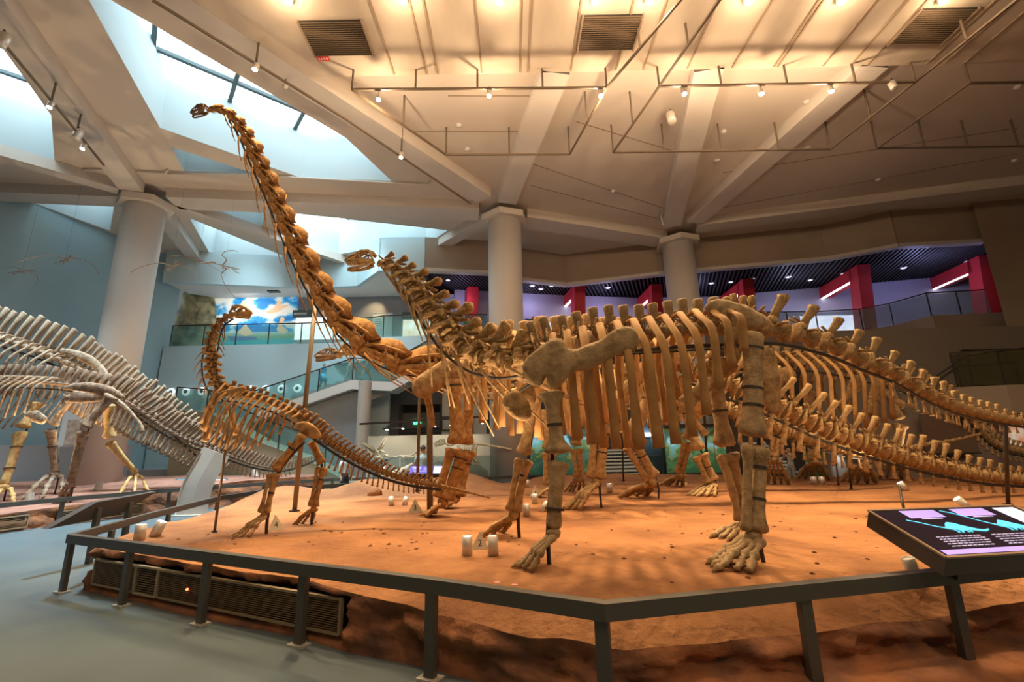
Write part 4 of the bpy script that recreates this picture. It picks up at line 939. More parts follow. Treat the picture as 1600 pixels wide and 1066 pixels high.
def plate(t, name, px, Y0, Y1, th, m, inset=14, step=7, rg=.012):
    """flat bone with a domed face; px = measured outline, depth Y0 (left) to Y1 (right)"""
    ol = bez(px+[px[0]], len(px)*3)[:-1]; n = len(ol); x0, x1 = min(p[0] for p in ol), max(p[0] for p in ol)
    def ins(x, y):
        c = False; j = n-1
        for i in range(n):
            if (ol[i][1] > y) != (ol[j][1] > y) and x < (ol[j][0]-ol[i][0])*(y-ol[i][1])/(ol[j][1]-ol[i][1])+ol[i][0]: c = not c
            j = i
        return c
    def dist(x, y):
        p = V(x, y); d = 1e9
        for i in range(n):
            a, b = V(*ol[i]), V(*ol[(i+1) % n]); f = max(0, min(1, (p-a).dot(b-a)/max(1e-6, (b-a).length_squared))); d = min(d, (p-a.lerp(b, f)).length)
        return d
    pts = [V(*p) for p in ol]; y = min(p[1] for p in ol)
    while y < max(p[1] for p in ol):
        x = x0
        while x < x1:
            q = (x+random.uniform(-1,1)*step*.25, y+random.uniform(-1,1)*step*.25)
            if ins(*q) and dist(*q) > step*.45: pts.append(V(*q))
            x += step
        y += step
    ov, oe, of, *_ = delaunay_2d_cdt(pts, [(i, (i+1) % n) for i in range(n)], [], 1, 1e-4)
    mb = MB(); N = len(ov); vs = []
    for s_ in (-1, 1):
        for i, p in enumerate(ov):
            yy = Y0+(Y1-Y0)*(p.x-x0)/(x1-x0); d = 0 if i < n else sqrt(min(1, dist(p.x, p.y)/inset))
            vs.append(P(p.x, p.y, yy)+V(0, s_*th*(.25+.75*d), 0))
    mb.add(vs, [tuple(f) for f in of]+[tuple(i+N for i in reversed(f)) for f in of]+[(i, (i+1) % n, (i+1) % n+N, i+N) for i in range(n)])
    mb.rough(rg, 6); return part(name, mb, m, t, True)

# ---------------------------------------------------------------- A: front long-necked skeleton
tA = thing('dinosaur_skeleton', 'nearest long necked dinosaur skeleton with hanging ribs standing across the red platform', 'skeleton', (1.1,5.3,.5), 'mounted dinosaur skeletons')
A_ = [(592,411,6.25,.16),(612,420,6.2,.21),(645,452,6.05,.26),(672,490,5.95,.31),(702,528,5.8,.35),(740,556,5.65,.37),(785,566,5.5,.36),(830,560,5.4,.29),
      (880,543,5.35,.24),(940,530,5.3,.235),(1010,522,5.3,.24),(1080,516,5.3,.25),(1130,514,5.3,.26),
      (1175,514,5.3,.26),(1230,519,5.32,.25),(1296,538,5.42,.235),(1347,562,5.6,.215),(1398,584,5.85,.195),(1448,615,6.2,.18),(1499,637,6.8,.165),(1567,654,7.7,.15),(1640,665,8.6,.13),(1700,672,9.3,.11)]
sA = Spine(A_)
nk = vertebrae(tA, sA, 0, 7, 12, 'cervical', BA, g=1.06, hs=.95, fill=.95, name='neck_vertebra')
ds = vertebrae(tA, sA, 7, 12, 13, 'dorsal', BA2, hs=.72, fill=.85, name='back_vertebra')
sc_ = vertebrae(tA, sA, 12, 13.2, 4, 'sacral', BA, hs=.72, fill=.9, name='hip_vertebra')
ca = vertebrae(tA, sA, 13.2, 22, 27, 'caudal_tall', BA, g=.995, fill=.74, name='tail_vertebra', kinds=lambda f: 'caudal_tall' if f < .36 else 'caudal_mid' if f < .6 else 'caudal_low')
crib(tA, nk, BA, .05, .6, 2.6, .011, .5, ang=.12); crib(tA, nk, BA, .6, 1, 3.0, .013, .5, ang=.55)
ribs(tA, ds[1:], BAr, lambda f: 1.16+.30*sin(pi*min(1,f*1.15))-.62*max(0,f-.66)/.34, lambda f: .30+.26*sin(pi*min(1,f*.8)), .05, .046, .015, start=.6, straight=.6)
chevrons(tA, ca, BA, .18, .75, lambda f: 1.35-.6*f)
rod(tA, sA, 1, 7.2, .55, .02); rod(tA, sA, 7.2, 13, .8, .03); rod(tA, sA, 13, 22, .66, .022)
mb = MB(); mb.tube([P(800,618,5.3),P(900,560,4.95),P(1000,552,4.9),P(1130,545,4.95)], .014, 6); part('rib_brace', mb, M_dark, tA, True)
hb = sA.at(0)[0]; skull(tA, hb+V(-.06,0,.02), V(-1,-.15,-.10), V(0,0,1), .40, BA, .16)
# shoulder, breast plate
plate(tA, 'scapula', [(816,574),(822,561),(835,550),(854,535),(867,529),(880,532),(888,543),(899,546),(919,539),(938,531),(951,522),(966,512),(981,511),(993,516),(997,531),(994,548),(981,554),(957,558),(938,569),(919,578),(901,580),(889,588),(876,603),(865,607),(857,602),(853,590),(848,599),(841,604),(829,601),(820,591)], 4.66, 4.72, .055, BA2, 18, 7)
blade(tA, 'scapula', [(P(795,575,6.0),.1,.03),(P(820,570,6.0),.3,.05),(P(850,566,6.0),.3,.05),(P(880,552,6.0),.18,.04),(P(930,535,6.0),.18,.03)], BA2, 12)
plate(tA, 'coracoid', [(788,620),(800,611),(812,611),(823,623),(830,641),(829,653),(820,658),(808,656),(794,647),(785,635)], 4.9, 4.98, .06, BA, 16, 6, .02)
blade(tA, 'sternal_plate', [(P(828,600,5.3),.05,.02),(P(822,620,5.3),.12,.03),(P(815,645,5.3),.05,.02)], BA, 10)
J = [P(861,612,4.78), P(872,716,4.7), P(865,826,4.66)]
leg(tA, J, G(812,888), BA2, .085, .09, .07, False, .8, (.55,), (.72,), False, strut=-.05, e=(1.75,1.9), spread=.5)
J = [P(836,618,5.95), P(818,715,6.0), P(802,800,6.05)]
leg(tA, J, G(757,836), BA, .075, .07, .075, False, .8, (), (.3,), True, strut=.07, e=(1.6,1.6))
# pelvis and hind legs
plate(tA, 'ilium', [(1101,481),(1107,473),(1120,468),(1135,469),(1154,475),(1169,479),(1184,488),(1195,494),(1201,503),(1195,511),(1180,516),(1165,510),(1156,516),(1154,535),(1144,539),(1133,535),(1132,514),(1124,501),(1109,492)], 4.95, 5.0, .05, BA2, 14, 6)
blade(tA, 'ilium', [(P(1105,490,5.65),.05,.02),(P(1130,492,5.66),.17,.04),(P(1170,500,5.66),.16,.04),(P(1200,508,5.65),.05,.02)], BA, 12)
blade(tA, 'pubis', [(P(1150,548,5.1),.12,.03),(P(1132,562,5.08),.17,.04),(P(1120,585,5.08),.12,.03),(P(1095,610,5.1),.08,.025),(P(1070,632,5.12),.1,.03)], BA, 10, .02, (1,0,1))
blade(tA, 'ischium', [(P(1195,545,5.2),.10,.03),(P(1204,590,5.22),.12,.035),(P(1206,630,5.25),.09,.03),(P(1212,645,5.25),.05,.02)], BA, 10, .02, (1,0,0))
J = [P(1176,519,4.86), P(1178,692,4.72), P(1176,832,4.62)]
leg(tA, J, G(1122,893), BA2, .115, .085, .078, True, .8, (.17,.56,.72), (.25,.62), True, strut=.09, e=(1.15,1.5), spread=.34)
J = [P(1112,560,5.75), P(1134,705,5.8), P(1163,812,5.85)]
leg(tA, J, G(1135,848), BA2, .105, .08, .07, True, .8, (.6,), (), True, strut=.12, e=(1.4,1.5))
pole(tA, G(1575,789), sA.at(sA.dist(20))[0]+V(0,0,-.1), .03, M_dark)
pole(tA, G(1413,800), P(1405,760,7.9), .02, M_dark, 'short_pole')

# ---------------------------------------------------------------- B: towering long-necked skeleton
tB = thing('dinosaur_skeleton', 'tallest dinosaur skeleton whose very long neck rises to the skylight', 'skeleton', (1.0,9.0,.5), 'mounted dinosaur skeletons')
B_ = [(326,171,8.3,0.250),(345,173,8.3,0.300),(364,185,8.3,0.362),(383,212,8.3,0.438),(400,250,8.35,0.500),(420,292,8.4,0.550),(441,340,8.4,0.600),(463,388,8.45,0.650),(488,438,8.5,0.700),(520,488,8.55,0.750),(560,530,8.6,0.800),(610,560,8.7,0.825),(665,572,8.8,0.775),
      (720,562,8.9,.42),(790,548,9.0,.38),(860,538,9.1,.37),(930,535,9.2,.38),(1000,548,9.3,.40),(1040,560,9.3,.42),
      (1080,578,9.3,.42),(1150,606,9.2,.42),(1216,635,9.1,.40),(1285,668,9.0,.37),(1356,696,9.0,.33),(1431,720,9.1,.29),(1525,741,9.3,.25),(1590,748,9.5,.22),(1660,756,9.9,.18)]
sB = Spine(B_)
nk = vertebrae(tB, sB, 0, 12.5, 16, 'cervical_long', BB, g=1.075, hs=1.0, fill=1.02, name='neck_vertebra')
ds = vertebrae(tB, sB, 12.5, 17.5, 14, 'dorsal', BBg, hs=.68, fill=.85, name='back_vertebra')
vertebrae(tB, sB, 17.5, 19, 4, 'sacral', BBg, hs=.7, fill=.85, name='hip_vertebra')
ca = vertebrae(tB, sB, 19, 27, 30, 'caudal_tall', BA, g=.99, fill=.74, name='tail_vertebra', kinds=lambda f: 'caudal_tall' if f < .6 else 'caudal_mid' if f < .75 else 'caudal_low')
crib(tB, nk, BB, .08, 1, 1.3, .011, .36, ang=.02)
ribs(tB, ds[1:], BAr, lambda f: 1.35+.8*sin(pi*min(1,f*1.1)), lambda f: .55+.35*sin(pi*f), .02, .055, .02, start=.7)
chevrons(tB, ca, BA, .1, .8, lambda f: 1.3-.7*f)
rod(tB, sB, 2, 12.5, .27, .02); rod(tB, sB, 12.5, 19, .7, .04); rod(tB, sB, 19, 27, .66, .03)
hb = sB.at(0)[0]; skull(tB, hb+V(-.03,0,.0), V(-1,.0,-.35), V(-.25,0,1), .34, mat('bone_tall_dark', (.30,.17,.08), .8, (.16,.09,.04), 5), .14)
plate(tB, 'scapula', [(646,616),(645,600),(655,588),(672,576),(690,564),(706,560),(722,562),(745,556),(775,545),(795,542),(800,550),(785,562),(755,574),(735,582),(720,592),(700,602),(680,612),(662,622)], 8.05, 8.3, .08, BBg, 16, 7, .02)
blade(tB, 'scapula', [(P(700,600,9.6),.1,.04),(P(730,585,9.6),.3,.07),(P(770,565,9.6),.2,.05),(P(820,550,9.6),.2,.04)], BBg, 12)
blade(tB, 'breast_bone', [(P(662,600,8.3),.05,.03),(P(672,640,8.3),.06,.03),(P(676,668,8.3),.03,.02)], BB, 8, .02, (1,0,0))
J = [P(708,592,8.15), P(716,700,8.05), P(692,780,8.0)]
leg(tB, J, G(664,808), BB, .14, .125, .10, False, .8, (.12,), (.15,.35), True, strut=None, e=(1.4,1.6))
J = [P(735,610,9.4), P(727,700,9.3), P(712,775,9.2)]
leg(tB, J, G(690,795), BB, .13, .12, .10, False, .8, (), (.3,), True, e=(1.4,1.5))
blade(tB, 'ilium', [(P(985,545,8.85),.06,.03),(P(1010,538,8.82),.25,.05),(P(1045,548,8.82),.27,.06),(P(1080,565,8.85),.08,.03)], BBg, 12)
J = [P(1012,572,8.8), P(938,662,8.7), P(931,748,8.72)]
leg(tB, J, G(885,797), BA, .15, .12, .105, True, .8, (.3,), (.15,.5), True, strut=.08, e=(1.3,1.45))
J = [P(1040,570,9.9), P(985,690,9.9), P(1018,748,10.0)]
leg(tB, J, G(978,777), BBg, .17, .13, .13, True, .8, (.5,), (.4,), True, strut=.12, e=(1.3,1.5))
blade(tB, 'ischium', [(P(1060,590,9.3),.12,.04),(P(1078,620,9.3),.1,.04),(P(1100,650,9.3),.14,.05)], BB, 10, .02, (1,0,0))
pole(tB, G(460,799), P(493,470,9.0), .045); pole(tB, G(672,802), P(671,588,8.75), .055); pole(tB, P(652,768,8.75)*1.0, P(656,598,8.75), .03)
pole(tB, G(1310,757)*1.0, P(1303,690,9.0), .02, M_dark)

# ---------------------------------------------------------------- C: small long-necked skeleton at left
tC = thing('dinosaur_skeleton', 'small orange long necked dinosaur skeleton with a raised neck near the left rail', 'skeleton', (-3.5,7.2,.5), 'mounted dinosaur skeletons')
C_ = [(362,493,6.9,.11),(347,503,6.9,.13),(335,522,6.9,.16),(329,550,6.9,.185),(328,575,6.9,.205),(334,598,6.9,.215),(346,612,6.9,.19),
      (372,618,6.95,.145),(400,624,7.0,.14),(430,634,7.05,.14),(458,648,7.1,.14),(478,662,7.1,.145),(492,673,7.15,.145),
      (512,688,7.15,.14),(540,707,7.15,.13),(572,725,7.15,.12),(610,742,7.1,.105),(650,753,7.05,.09),(690,760,7.0,.07),(730,769,6.95,.05),(766,778,6.95,.035)]
sC = Spine(C_)
nk = vertebrae(tC, sC, 0, 6.3, 12, 'cervical', BC, g=1.03, hs=.55, fill=1.1, name='neck_vertebra')
ds = vertebrae(tC, sC, 6.3, 11, 13, 'dorsal', BC, hs=.55, fill=.85, name='back_vertebra')
vertebrae(tC, sC, 11, 12.6, 4, 'sacral', BC, hs=.6, fill=.9, name='hip_vertebra')
ca = vertebrae(tC, sC, 12.6, 20, 36, 'caudal_mid', BC, g=.99, fill=.82, name='tail_vertebra', kinds=lambda f: 'caudal_mid' if f < .7 else 'caudal_end')
crib(tC, nk, BC, .1, 1, 1.5, .007, .5, ang=.5)
ribs(tC, ds, BC, lambda f: .62+.30*sin(pi*min(1,f*1.2))-.42*max(0,f-.55)/.45, lambda f: .24+.1*sin(pi*f), -.38, .017, .009, start=.7)
chevrons(tC, ca, BC, .08, .62, lambda f: 2.0-1.2*f, w=.16)
rod(tC, sC, 0, 6.3, .6, .012); rod(tC, sC, 6.3, 12.5, .75, .018); rod(tC, sC, 12.5, 18, .75, .02)
hb = sC.at(0)[0]; skull(tC, hb+V(0,0,.02), V(1,-.2,-.12), V(0,0,1), .34, BC, .03, False)
blade(tC, 'scapula', [(P(327,640,6.75),.04,.02),(P(333,626,6.72),.09,.025),(P(350,616,6.7),.05,.02),(P(372,610,6.72),.05,.02),(P(384,608,6.74),.03,.015)], BC, 10, .01)
longbone(tC, 'humerus', P(326,636,6.75), P(320,672,6.7), .06, BC, 1.3, 1.3); longbone(tC, 'ulna', P(321,668,6.7), P(322,690,6.7), .045, BC, 1.2, 1.1)
longbone(tC, 'humerus', P(360,640,7.2), P(370,680,7.2), .055, BC, 1.3, 1.3)
blade(tC, 'ilium', [(P(462,664,6.85),.03,.02),(P(475,668,6.83),.09,.03),(P(490,677,6.83),.09,.03),(P(500,683,6.86),.03,.02)], BC, 10, .01)
J = [P(474,679,6.8), P(428,738,6.7), P(413,802,6.62)]
leg(tC, J, G(362,842), BC, .065, .05, .052, True, .8, (.4,), (.5,), True, strut=.03, e=(1.3,1.5), nt=4)
J = [P(486,690,7.3), P(503,728,7.4), P(490,792,7.5)]
leg(tC, J, G(458,820), BC, .065, .05, .05, True, .8, (), (.3,), True, strut=-.03, e=(1.3,1.5), nt=4)
blade(tC, 'pubis', [(P(468,690,7.0),.05,.02),(P(458,698,7.0),.06,.02),(P(450,690,7.0),.02,.01)], BC, 8)
pole(tC, G(335,832), P(362,628,7.0), .018, M_pole)

# ---------------------------------------------------------------- D: low-headed skeleton behind
tD = thing('dinosaur_skeleton', 'low headed dinosaur skeleton reaching left behind the tallest one', 'skeleton', (2,11.2,.5), 'mounted dinosaur skeletons')
D_ = [(525,556,10.9,.24),(552,552,10.9,.28),(590,562,11,.32),(640,580,11,.34),(700,598,11,.36),(770,608,11,.38),
      (840,604,11,.36),(920,600,11,.36),(1000,604,11,.37),(1060,614,11,.38),(1095,626,11,.38),
      (1140,642,11,.36),(1200,663,11,.33),(1270,688,11,.29),(1340,706,11.2,.24),(1400,704,11.4,.16),(1440,696,11.5,.12),(1490,688,11.5,.09),(1532,678,11.5,.07)]
sD = Spine(D_)
nk = vertebrae(tD, sD, 0, 5.5, 13, 'cervical', BD, hs=.8, fill=1.0, name='neck_vertebra')
ds = vertebrae(tD, sD, 5.5, 9.5, 12, 'dorsal', BD, hs=.6, fill=.85, name='back_vertebra')
vertebrae(tD, sD, 9.5, 10.5, 4, 'sacral', BD, hs=.6, fill=.9, name='hip_vertebra')
ca = vertebrae(tD, sD, 10.5, 18, 32, 'caudal_tall', BD, g=.985, fill=.82, name='tail_vertebra', kinds=lambda f: 'caudal_tall' if f < .35 else 'caudal_mid' if f < .62 else 'caudal_end')
crib(tD, nk, BD, .2, 1, 2.2, .013, .5, ang=.08)
ribs(tD, ds, BD, lambda f: .9+.5*sin(pi*f), lambda f: .5+.2*sin(pi*f), 0, .05, .02, start=.7)
chevrons(tD, ca, BD, .05, .6, lambda f: 1.4-.6*f)
rod(tD, sD, 5, 10.5, .7, .03); rod(tD, sD, 10.5, 15, .65, .03)
hb = sD.at(0)[0]; skull(tD, hb, V(-1,-.1,-.12), V(0,0,1), .48, bone_mat('bone_low_skull', (.36,.24,.15), (.2,.13,.08)), .05)
blade(tD, 'scapula', [(P(770,640,10.6),.1,.04),(P(800,625,10.6),.25,.05),(P(850,605,10.6),.15,.04)], BD)
J = [P(852,640,10.7), P(858,705,10.7), P(858,758,10.75)]; leg(tD, J, G(836,778), BD, .11, .1, .09, False)
J = [P(905,640,11.3), P(900,700,11.4), P(905,745,11.5)]; leg(tD, J, G(885,765), BD, .1, .09, .08, False)
J = [P(1064,622,10.6), P(1092,708,10.5), P(1112,752,10.5)]; leg(tD, J, G(1082,778), BD, .12, .11, .09, True, .8, (.3,), (.5,), True, strut=.1)
J = [P(1085,640,11.6), P(1074,690,11.9), P(1061,740,12.2)]; leg(tD, J, G(1040,758), BD, .12, .10, .10, True, .8, (), (), True)
blade(tD, 'ischium', [(P(1080,650,11),.08,.04),(P(1094,668,11),.08,.04),(P(1102,680,11),.12,.05)], BD, 8, .02, (1,0,0))
pole(tD, G(974,752), P(970,600,11), .025, M_dark); pole(tD, G(1107,760), P(1100,640,10.9), .03, M_dark); pole(tD, G(1330,765), P(1325,700,11), .022, M_dark)

# ---------------------------------------------------------------- F: skeleton farthest back on the right
tF = thing('dinosaur_skeleton', 'far right long necked skeleton with curved ribs seen behind the front tail', 'skeleton', (7,12.6,.5), 'mounted dinosaur skeletons')
F_ = [(895,640,12.6,.2),(930,640,12.6,.22),(980,632,12.6,.25),(1040,612,12.6,.28),(1100,588,12.6,.32),(1150,574,12.6,.34),
      (1200,566,12.6,.34),(1250,566,12.6,.34),(1300,572,12.6,.35),(1345,582,12.6,.36),(1375,590,12.6,.36),
      (1420,604,12.6,.35),(1470,624,12.7,.32),(1510,648,12.9,.28),(1550,690,13.3,.24),(1600,706,13.6,.2),(1660,706,14,.16)]
sF = Spine(F_)
nk = vertebrae(tF, sF, 0, 5.5, 13, 'cervical', BD, hs=.8, fill=1.0, name='neck_vertebra')
ds = vertebrae(tF, sF, 5.5, 9.3, 11, 'dorsal', BD, hs=.62, fill=.85, name='back_vertebra')
vertebrae(tF, sF, 9.3, 10.5, 4, 'sacral', BD, hs=.62, fill=.9, name='hip_vertebra')
ca = vertebrae(tF, sF, 10.5, 16, 30, 'caudal_tall', BD, g=.99, fill=.8, name='tail_vertebra', kinds=lambda f: 'caudal_tall' if f < .5 else 'caudal_mid')
ribs(tF, ds, BAr, lambda f: 1.5+.55*sin(pi*f), lambda f: .65+.25*sin(pi*f), .06, .06, .022, start=.6)
chevrons(tF, ca, BD, .05, .7, lambda f: 1.3-.5*f); rod(tF, sF, 5, 10.5, .7, .03); rod(tF, sF, 10.5, 16, .65, .03)
crib(tF, nk, BD, .2, 1, 2.4, .012, .5, ang=.1)
hb = sF.at(0)[0]; skull(tF, hb, V(-1,-.1,-.1), V(0,0,1), .45, BD, .05)
blade(tF, 'scapula', [(P(1165,620,12.1),.1,.04),(P(1190,605,12.1),.28,.06),(P(1240,580,12.1),.17,.04)], BD)
blade(tF, 'ilium', [(P(1345,580,12.1),.06,.03),(P(1365,580,12.1),.25,.06),(P(1400,592,12.1),.08,.03)], BD)
J = [P(1372,588,12.15), P(1360,655,12.1), P(1347,722,12.1)]; leg(tF, J, G(1326,752), BD, .15, .13, .12, True, .8, (.62,), (), True, e=(1.25,1.7))
J = [P(1385,600,13), P(1405,660,13.1), P(1400,715,13.2)]; leg(tF, J, G(1385,745), BD, .14, .12, .11, True)
blade(tF, 'pubis', [(P(1352,600,12.3),.1,.04),(P(1340,597,12.3),.2,.04),(P(1325,618,12.3),.09,.03),(P(1308,636,12.3),.07,.03)], BD, 8, .02, (1,0,-1))
blade(tF, 'ischium', [(P(1380,612,12.4),.08,.03),(P(1395,622,12.4),.08,.03),(P(1413,634,12.4),.13,.04)], BD, 8, .02, (0,0,1))
J = [P(1205,610,12.2), P(1215,665,12.2), P(1208,715,12.3)]; leg(tF, J, G(1190,742), BD, .12, .1, .1, False)
J = [P(1262,610,13.2), P(1266,675,13.3), P(1272,718,13.4)]; leg(tF, J, G(1245,741), BD, .14, .12, .12, False)

# ---------------------------------------------------------------- E: two crested (tall-spined) skeletons at left
def gzl(x, y): return gz2(x, y)
def GL(px, py):
    z = .4
    for _ in range(5): p = PZ(px, py, z); z = gz2(p.x, p.y)
    return PZ(px, py, z)
tE = thing('dinosaur_skeleton', 'large tall spined dinosaur skeleton sloping down from the left edge', 'skeleton', tuple(V(-14,14.5,.4)), 'mounted dinosaur skeletons')
E_ = [(-160,470,13.5,.36),(-100,490,13.5,.36),(-40,515,13.5,.36),(20,535,13.5,.36),(70,552,13.5,.36),(115,572,13.5,.36),(155,596,13.5,.36),(195,620,13.6,.34),(236,645,13.7,.31),(268,664,13.8,.28),(292,688,13.9,.24),(312,708,14,.19),(332,722,14.1,.14),(352,734,14.2,.1)]
sE = Spine(E_)
d1 = vertebrae(tE, sE, 0, 5, 22, 'crest', BE1, hs=.62, fill=.8, name='back_vertebra')
d2 = vertebrae(tE, sE, 5, 13, 40, 'crest_tail', BE1, g=.985, hs=.68, fill=.8, name='tail_vertebra')
ribs(tE, d1[::1], BE1, lambda f: 1.5+.5*sin(pi*f), lambda f: .5+.1*sin(pi*f), -.35, .045, .02, start=.6)
chevrons(tE, d2, BE1, .05, .9, lambda f: 2.6-.8*f, w=.2)
rod(tE, sE, 0, 12, .6, .03)
blade(tE, 'ilium', [(P(95,548,13.2),.08,.04),(P(125,556,13.2),.13,.05),(P(150,570,13.2),.12,.05),(P(163,592,13.2),.16,.06),(P(165,612,13.2),.08,.04)], BE1, 10, .02, (1,0,1))
J = [P(112,618,13.3), P(80,668,13.2), P(86,738,13.6)]; leg(tE, J, GL(40,786), BE1, .13, .13, .12, True, .8, (), (.4,), False, gzl, strut=.06, nt=3)
J = [P(60,630,13.2), P(34,672,12.9), P(6,758,12.6)]; leg(tE, J, GL(-25,795), bone_mat('bone_crest_warm_lit', (.62,.40,.16), (.4,.24,.1)), .14, .14, .12, True, .8, (), (.3,.7), False, gzl, strut=.05, nt=3)  # golden bone tone: warm uplight painted into this leg
tE2 = thing('dinosaur_skeleton', 'brown tall spined dinosaur skeleton in front, its thin tail ending behind the white stand', 'skeleton', tuple(V(-12.5,13.5,.4)), 'mounted dinosaur skeletons')
E2_ = [(-120,600,12.6,.26),(-60,597,12.6,.27),(0,597,12.6,.27),(60,598,12.6,.27),(110,602,12.6,.27),(160,612,12.6,.27),(205,632,12.7,.27),(250,664,12.9,.26),(285,684,13,.24),(320,698,13.2,.22),(360,713,13.4,.19),(400,727,13.6,.15),(440,733,13.9,.11),(475,725,14.1,.08),(507,711,14.3,.05)]
sE2 = Spine(E2_)
d1 = vertebrae(tE2, sE2, 0, 5, 24, 'crest', BE2, hs=.42, fill=.8, name='back_vertebra')
d2 = vertebrae(tE2, sE2, 5, 14, 52, 'crest_tail', BE2, g=.985, hs=.6, fill=.8, name='tail_vertebra')
ribs(tE2, d1[:19], BE1, lambda f: 1.15+.3*sin(pi*f)-.5*max(0,f-.7), lambda f: .45, -.45, .03, .016, start=.5)
chevrons(tE2, d2, BE1, .05, .8, lambda f: 2.2-.8*f, w=.2)
rod(tE2, sE2, 0, 13.5, .6, .025)
blade(tE2, 'ilium', [(P(100,606,12.3),.05,.03),(P(130,605,12.28),.13,.04),(P(165,610,12.28),.14,.04),(P(195,622,12.3),.05,.03)], BE2, 10, .02)
blade(tE2, 'pubis', [(P(165,622,12.3),.07,.03),(P(140,622,12.25),.12,.03),(P(115,620,12.25),.17,.03),(P(110,619,12.25),.1,.02)], BE2, 10, .01)
blade(tE2, 'ischium', [(P(178,622,12.4),.06,.03),(P(200,640,12.4),.05,.03),(P(218,662,12.4),.05,.03),(P(222,676,12.4),.09,.03)], BE1, 8, .01, (1,0,0))
J = [P(176,618,12.25), P(131,671,12.1), P(110,754,12.3)]; leg(tE2, J, GL(93,786), BE2, .13, .13, .10, True, .8, (), (), False, gzl, strut=.05, nt=3)
J = [P(167,632,12.9), P(171,688,13.2), P(213,740,13.9)]; leg(tE2, J, GL(218,767), bone_mat('bone_crest_warm_lit', (.62,.40,.16), (.4,.24,.1)), .13, .12, .09, True, .8, (), (), False, gzl, nt=3)  # far leg coloured as if lit by the warm uplights
blade(tE2, 'sternal_plate', [(P(40,648,12.4),.05,.03),(P(55,650,12.4),.15,.04),(P(70,658,12.4),.1,.04)], BE1, 10)
# ================================================================ GALLERY AND BACK OF THE HALL
def panel_between(x0, y0, x1, y1, y, th=.06):
    A, B = P(x0,y0,y), P(x1,y1,y); return A, B, (A+B)/2, V(B.x-A.x, th, A.z-B.z)
def poly_plate(uv, A, W, H, y, th=.012):
    """flat shape on an upright panel; uv in 0..1 from the lower left"""
    pts = [V(A.x+W*u, y, A.z-H*(1-v)) for u, v in uv]; n = len(pts); mb = MB()
    tr = tessellate_polygon([[V(p.x,p.z,0) for p in pts]])
    mb.add(pts+[p+V(0,th,0) for p in pts], [tuple(t) for t in tr]+[tuple(i+n for i in reversed(t)) for t in tr]+[(i,(i+1)%n,(i+1)%n+n,i+n) for i in range(n)]); return mb
# painted sky mural
def cloud_mat():
    m = bpy.data.materials.new('mural_sky'); m.use_nodes = True; nt = m.node_tree; b = nt.nodes['Principled BSDF']; b.inputs['Roughness'].default_value = .6
    tc = nt.nodes.new('ShaderNodeTexCoord'); mp = nt.nodes.new('ShaderNodeMapping'); mp.inputs['Scale'].default_value = (.75,1,1.15); mp.inputs['Location'].default_value = (1.3,0,.4)
    n = nt.nodes.new('ShaderNodeTexNoise'); n.inputs['Scale'].default_value = 1.0; n.inputs['Detail'].default_value = 7
    r = nt.nodes.new('ShaderNodeValToRGB'); e = r.color_ramp.elements; e[0].position = .43; e[0].color = (.01,.22,.62,1); e[1].position = .58; e[1].color = (.95,.93,.86,1)
    k = r.color_ramp.elements.new(.485); k.color = (.06,.42,.80,1); k = r.color_ramp.elements.new(.52); k.color = (.62,.78,.86,1)
    sx = nt.nodes.new('ShaderNodeSeparateXYZ'); g = nt.nodes.new('ShaderNodeValToRGB'); ge = g.color_ramp.elements
    ge[0].position = .0; ge[0].color = (.02,.30,.36,1); ge[1].position = .30; ge[1].color = (.45,.60,.58,1); q = ge.new(.12); q.color = (.05,.42,.46,1); q = ge.new(.2); q.color = (.25,.36,.16,1)
    dv = nt.nodes.new('ShaderNodeMath'); dv.operation = 'DIVIDE'; dv.inputs[1].default_value = 2.7
    st_ = nt.nodes.new('ShaderNodeMath'); st_.operation = 'GREATER_THAN'; st_.inputs[1].default_value = .3
    mx = nt.nodes.new('ShaderNodeMixRGB')
    nt.links.new(tc.outputs['Object'], mp.inputs[0]); nt.links.new(mp.outputs[0], n.inputs['Vector']); nt.links.new(n.outputs['Fac'], r.inputs[0])
    nt.links.new(tc.outputs['Object'], sx.inputs[0]); nt.links.new(sx.outputs['Z'], dv.inputs[0]); nt.links.new(dv.outputs[0], g.inputs[0]); nt.links.new(dv.outputs[0], st_.inputs[0])
    nt.links.new(st_.outputs[0], mx.inputs[0]); nt.links.new(g.outputs[0], mx.inputs[1]); nt.links.new(r.outputs[0], mx.inputs[2])
    nt.links.new(mx.outputs[0], b.inputs['Base Color']); nt.links.new(mx.outputs[0], b.inputs['Emission Color']); b.inputs['Emission Strength'].default_value = .14
    return m
A, B, c, s = panel_between(326,455,459,541,23.9)
mur = thing('cloud_mural', 'backlit blue sky mural with white clouds and flying reptiles in the left gallery', 'mural', (c.x,23.9,B.z))
mb = MB(); mb.box(c, s); part('sky_print', mb, cloud_mat(), mur)
MP = mat('mural_flyer', (.72,.48,.30), .6, emit=.25); W, H = s.x, s.z
for uv in ([(.35,.62),(.40,.82),(.46,.70),(.52,.58),(.44,.56)], [(.66,.60),(.74,.66),(.80,.82),(.84,.70),(.92,.72),(.80,.60),(.70,.57)], [(.8,.28),(.84,.52),(.88,.48),(.86,.36),(.93,.26),(.88,.2)], [(.38,.25),(.46,.4),(.5,.32),(.56,.22),(.47,.18)]):
    part('painted_reptile', poly_plate(uv, A, W, H, 23.84), MP, mur)
part('painted_boat', poly_plate([(.28,.19),(.58,.17),(.62,.12),(.32,.11)], A, W, H, 23.84), mat('mural_dark', (.10,.14,.32), .6, emit=.2), mur)
lamp('AREA', (c.x, 22.9, 9.8), (c.x, 24, 8), 20, (1,.97,.9), 1.5, name='mural_light')
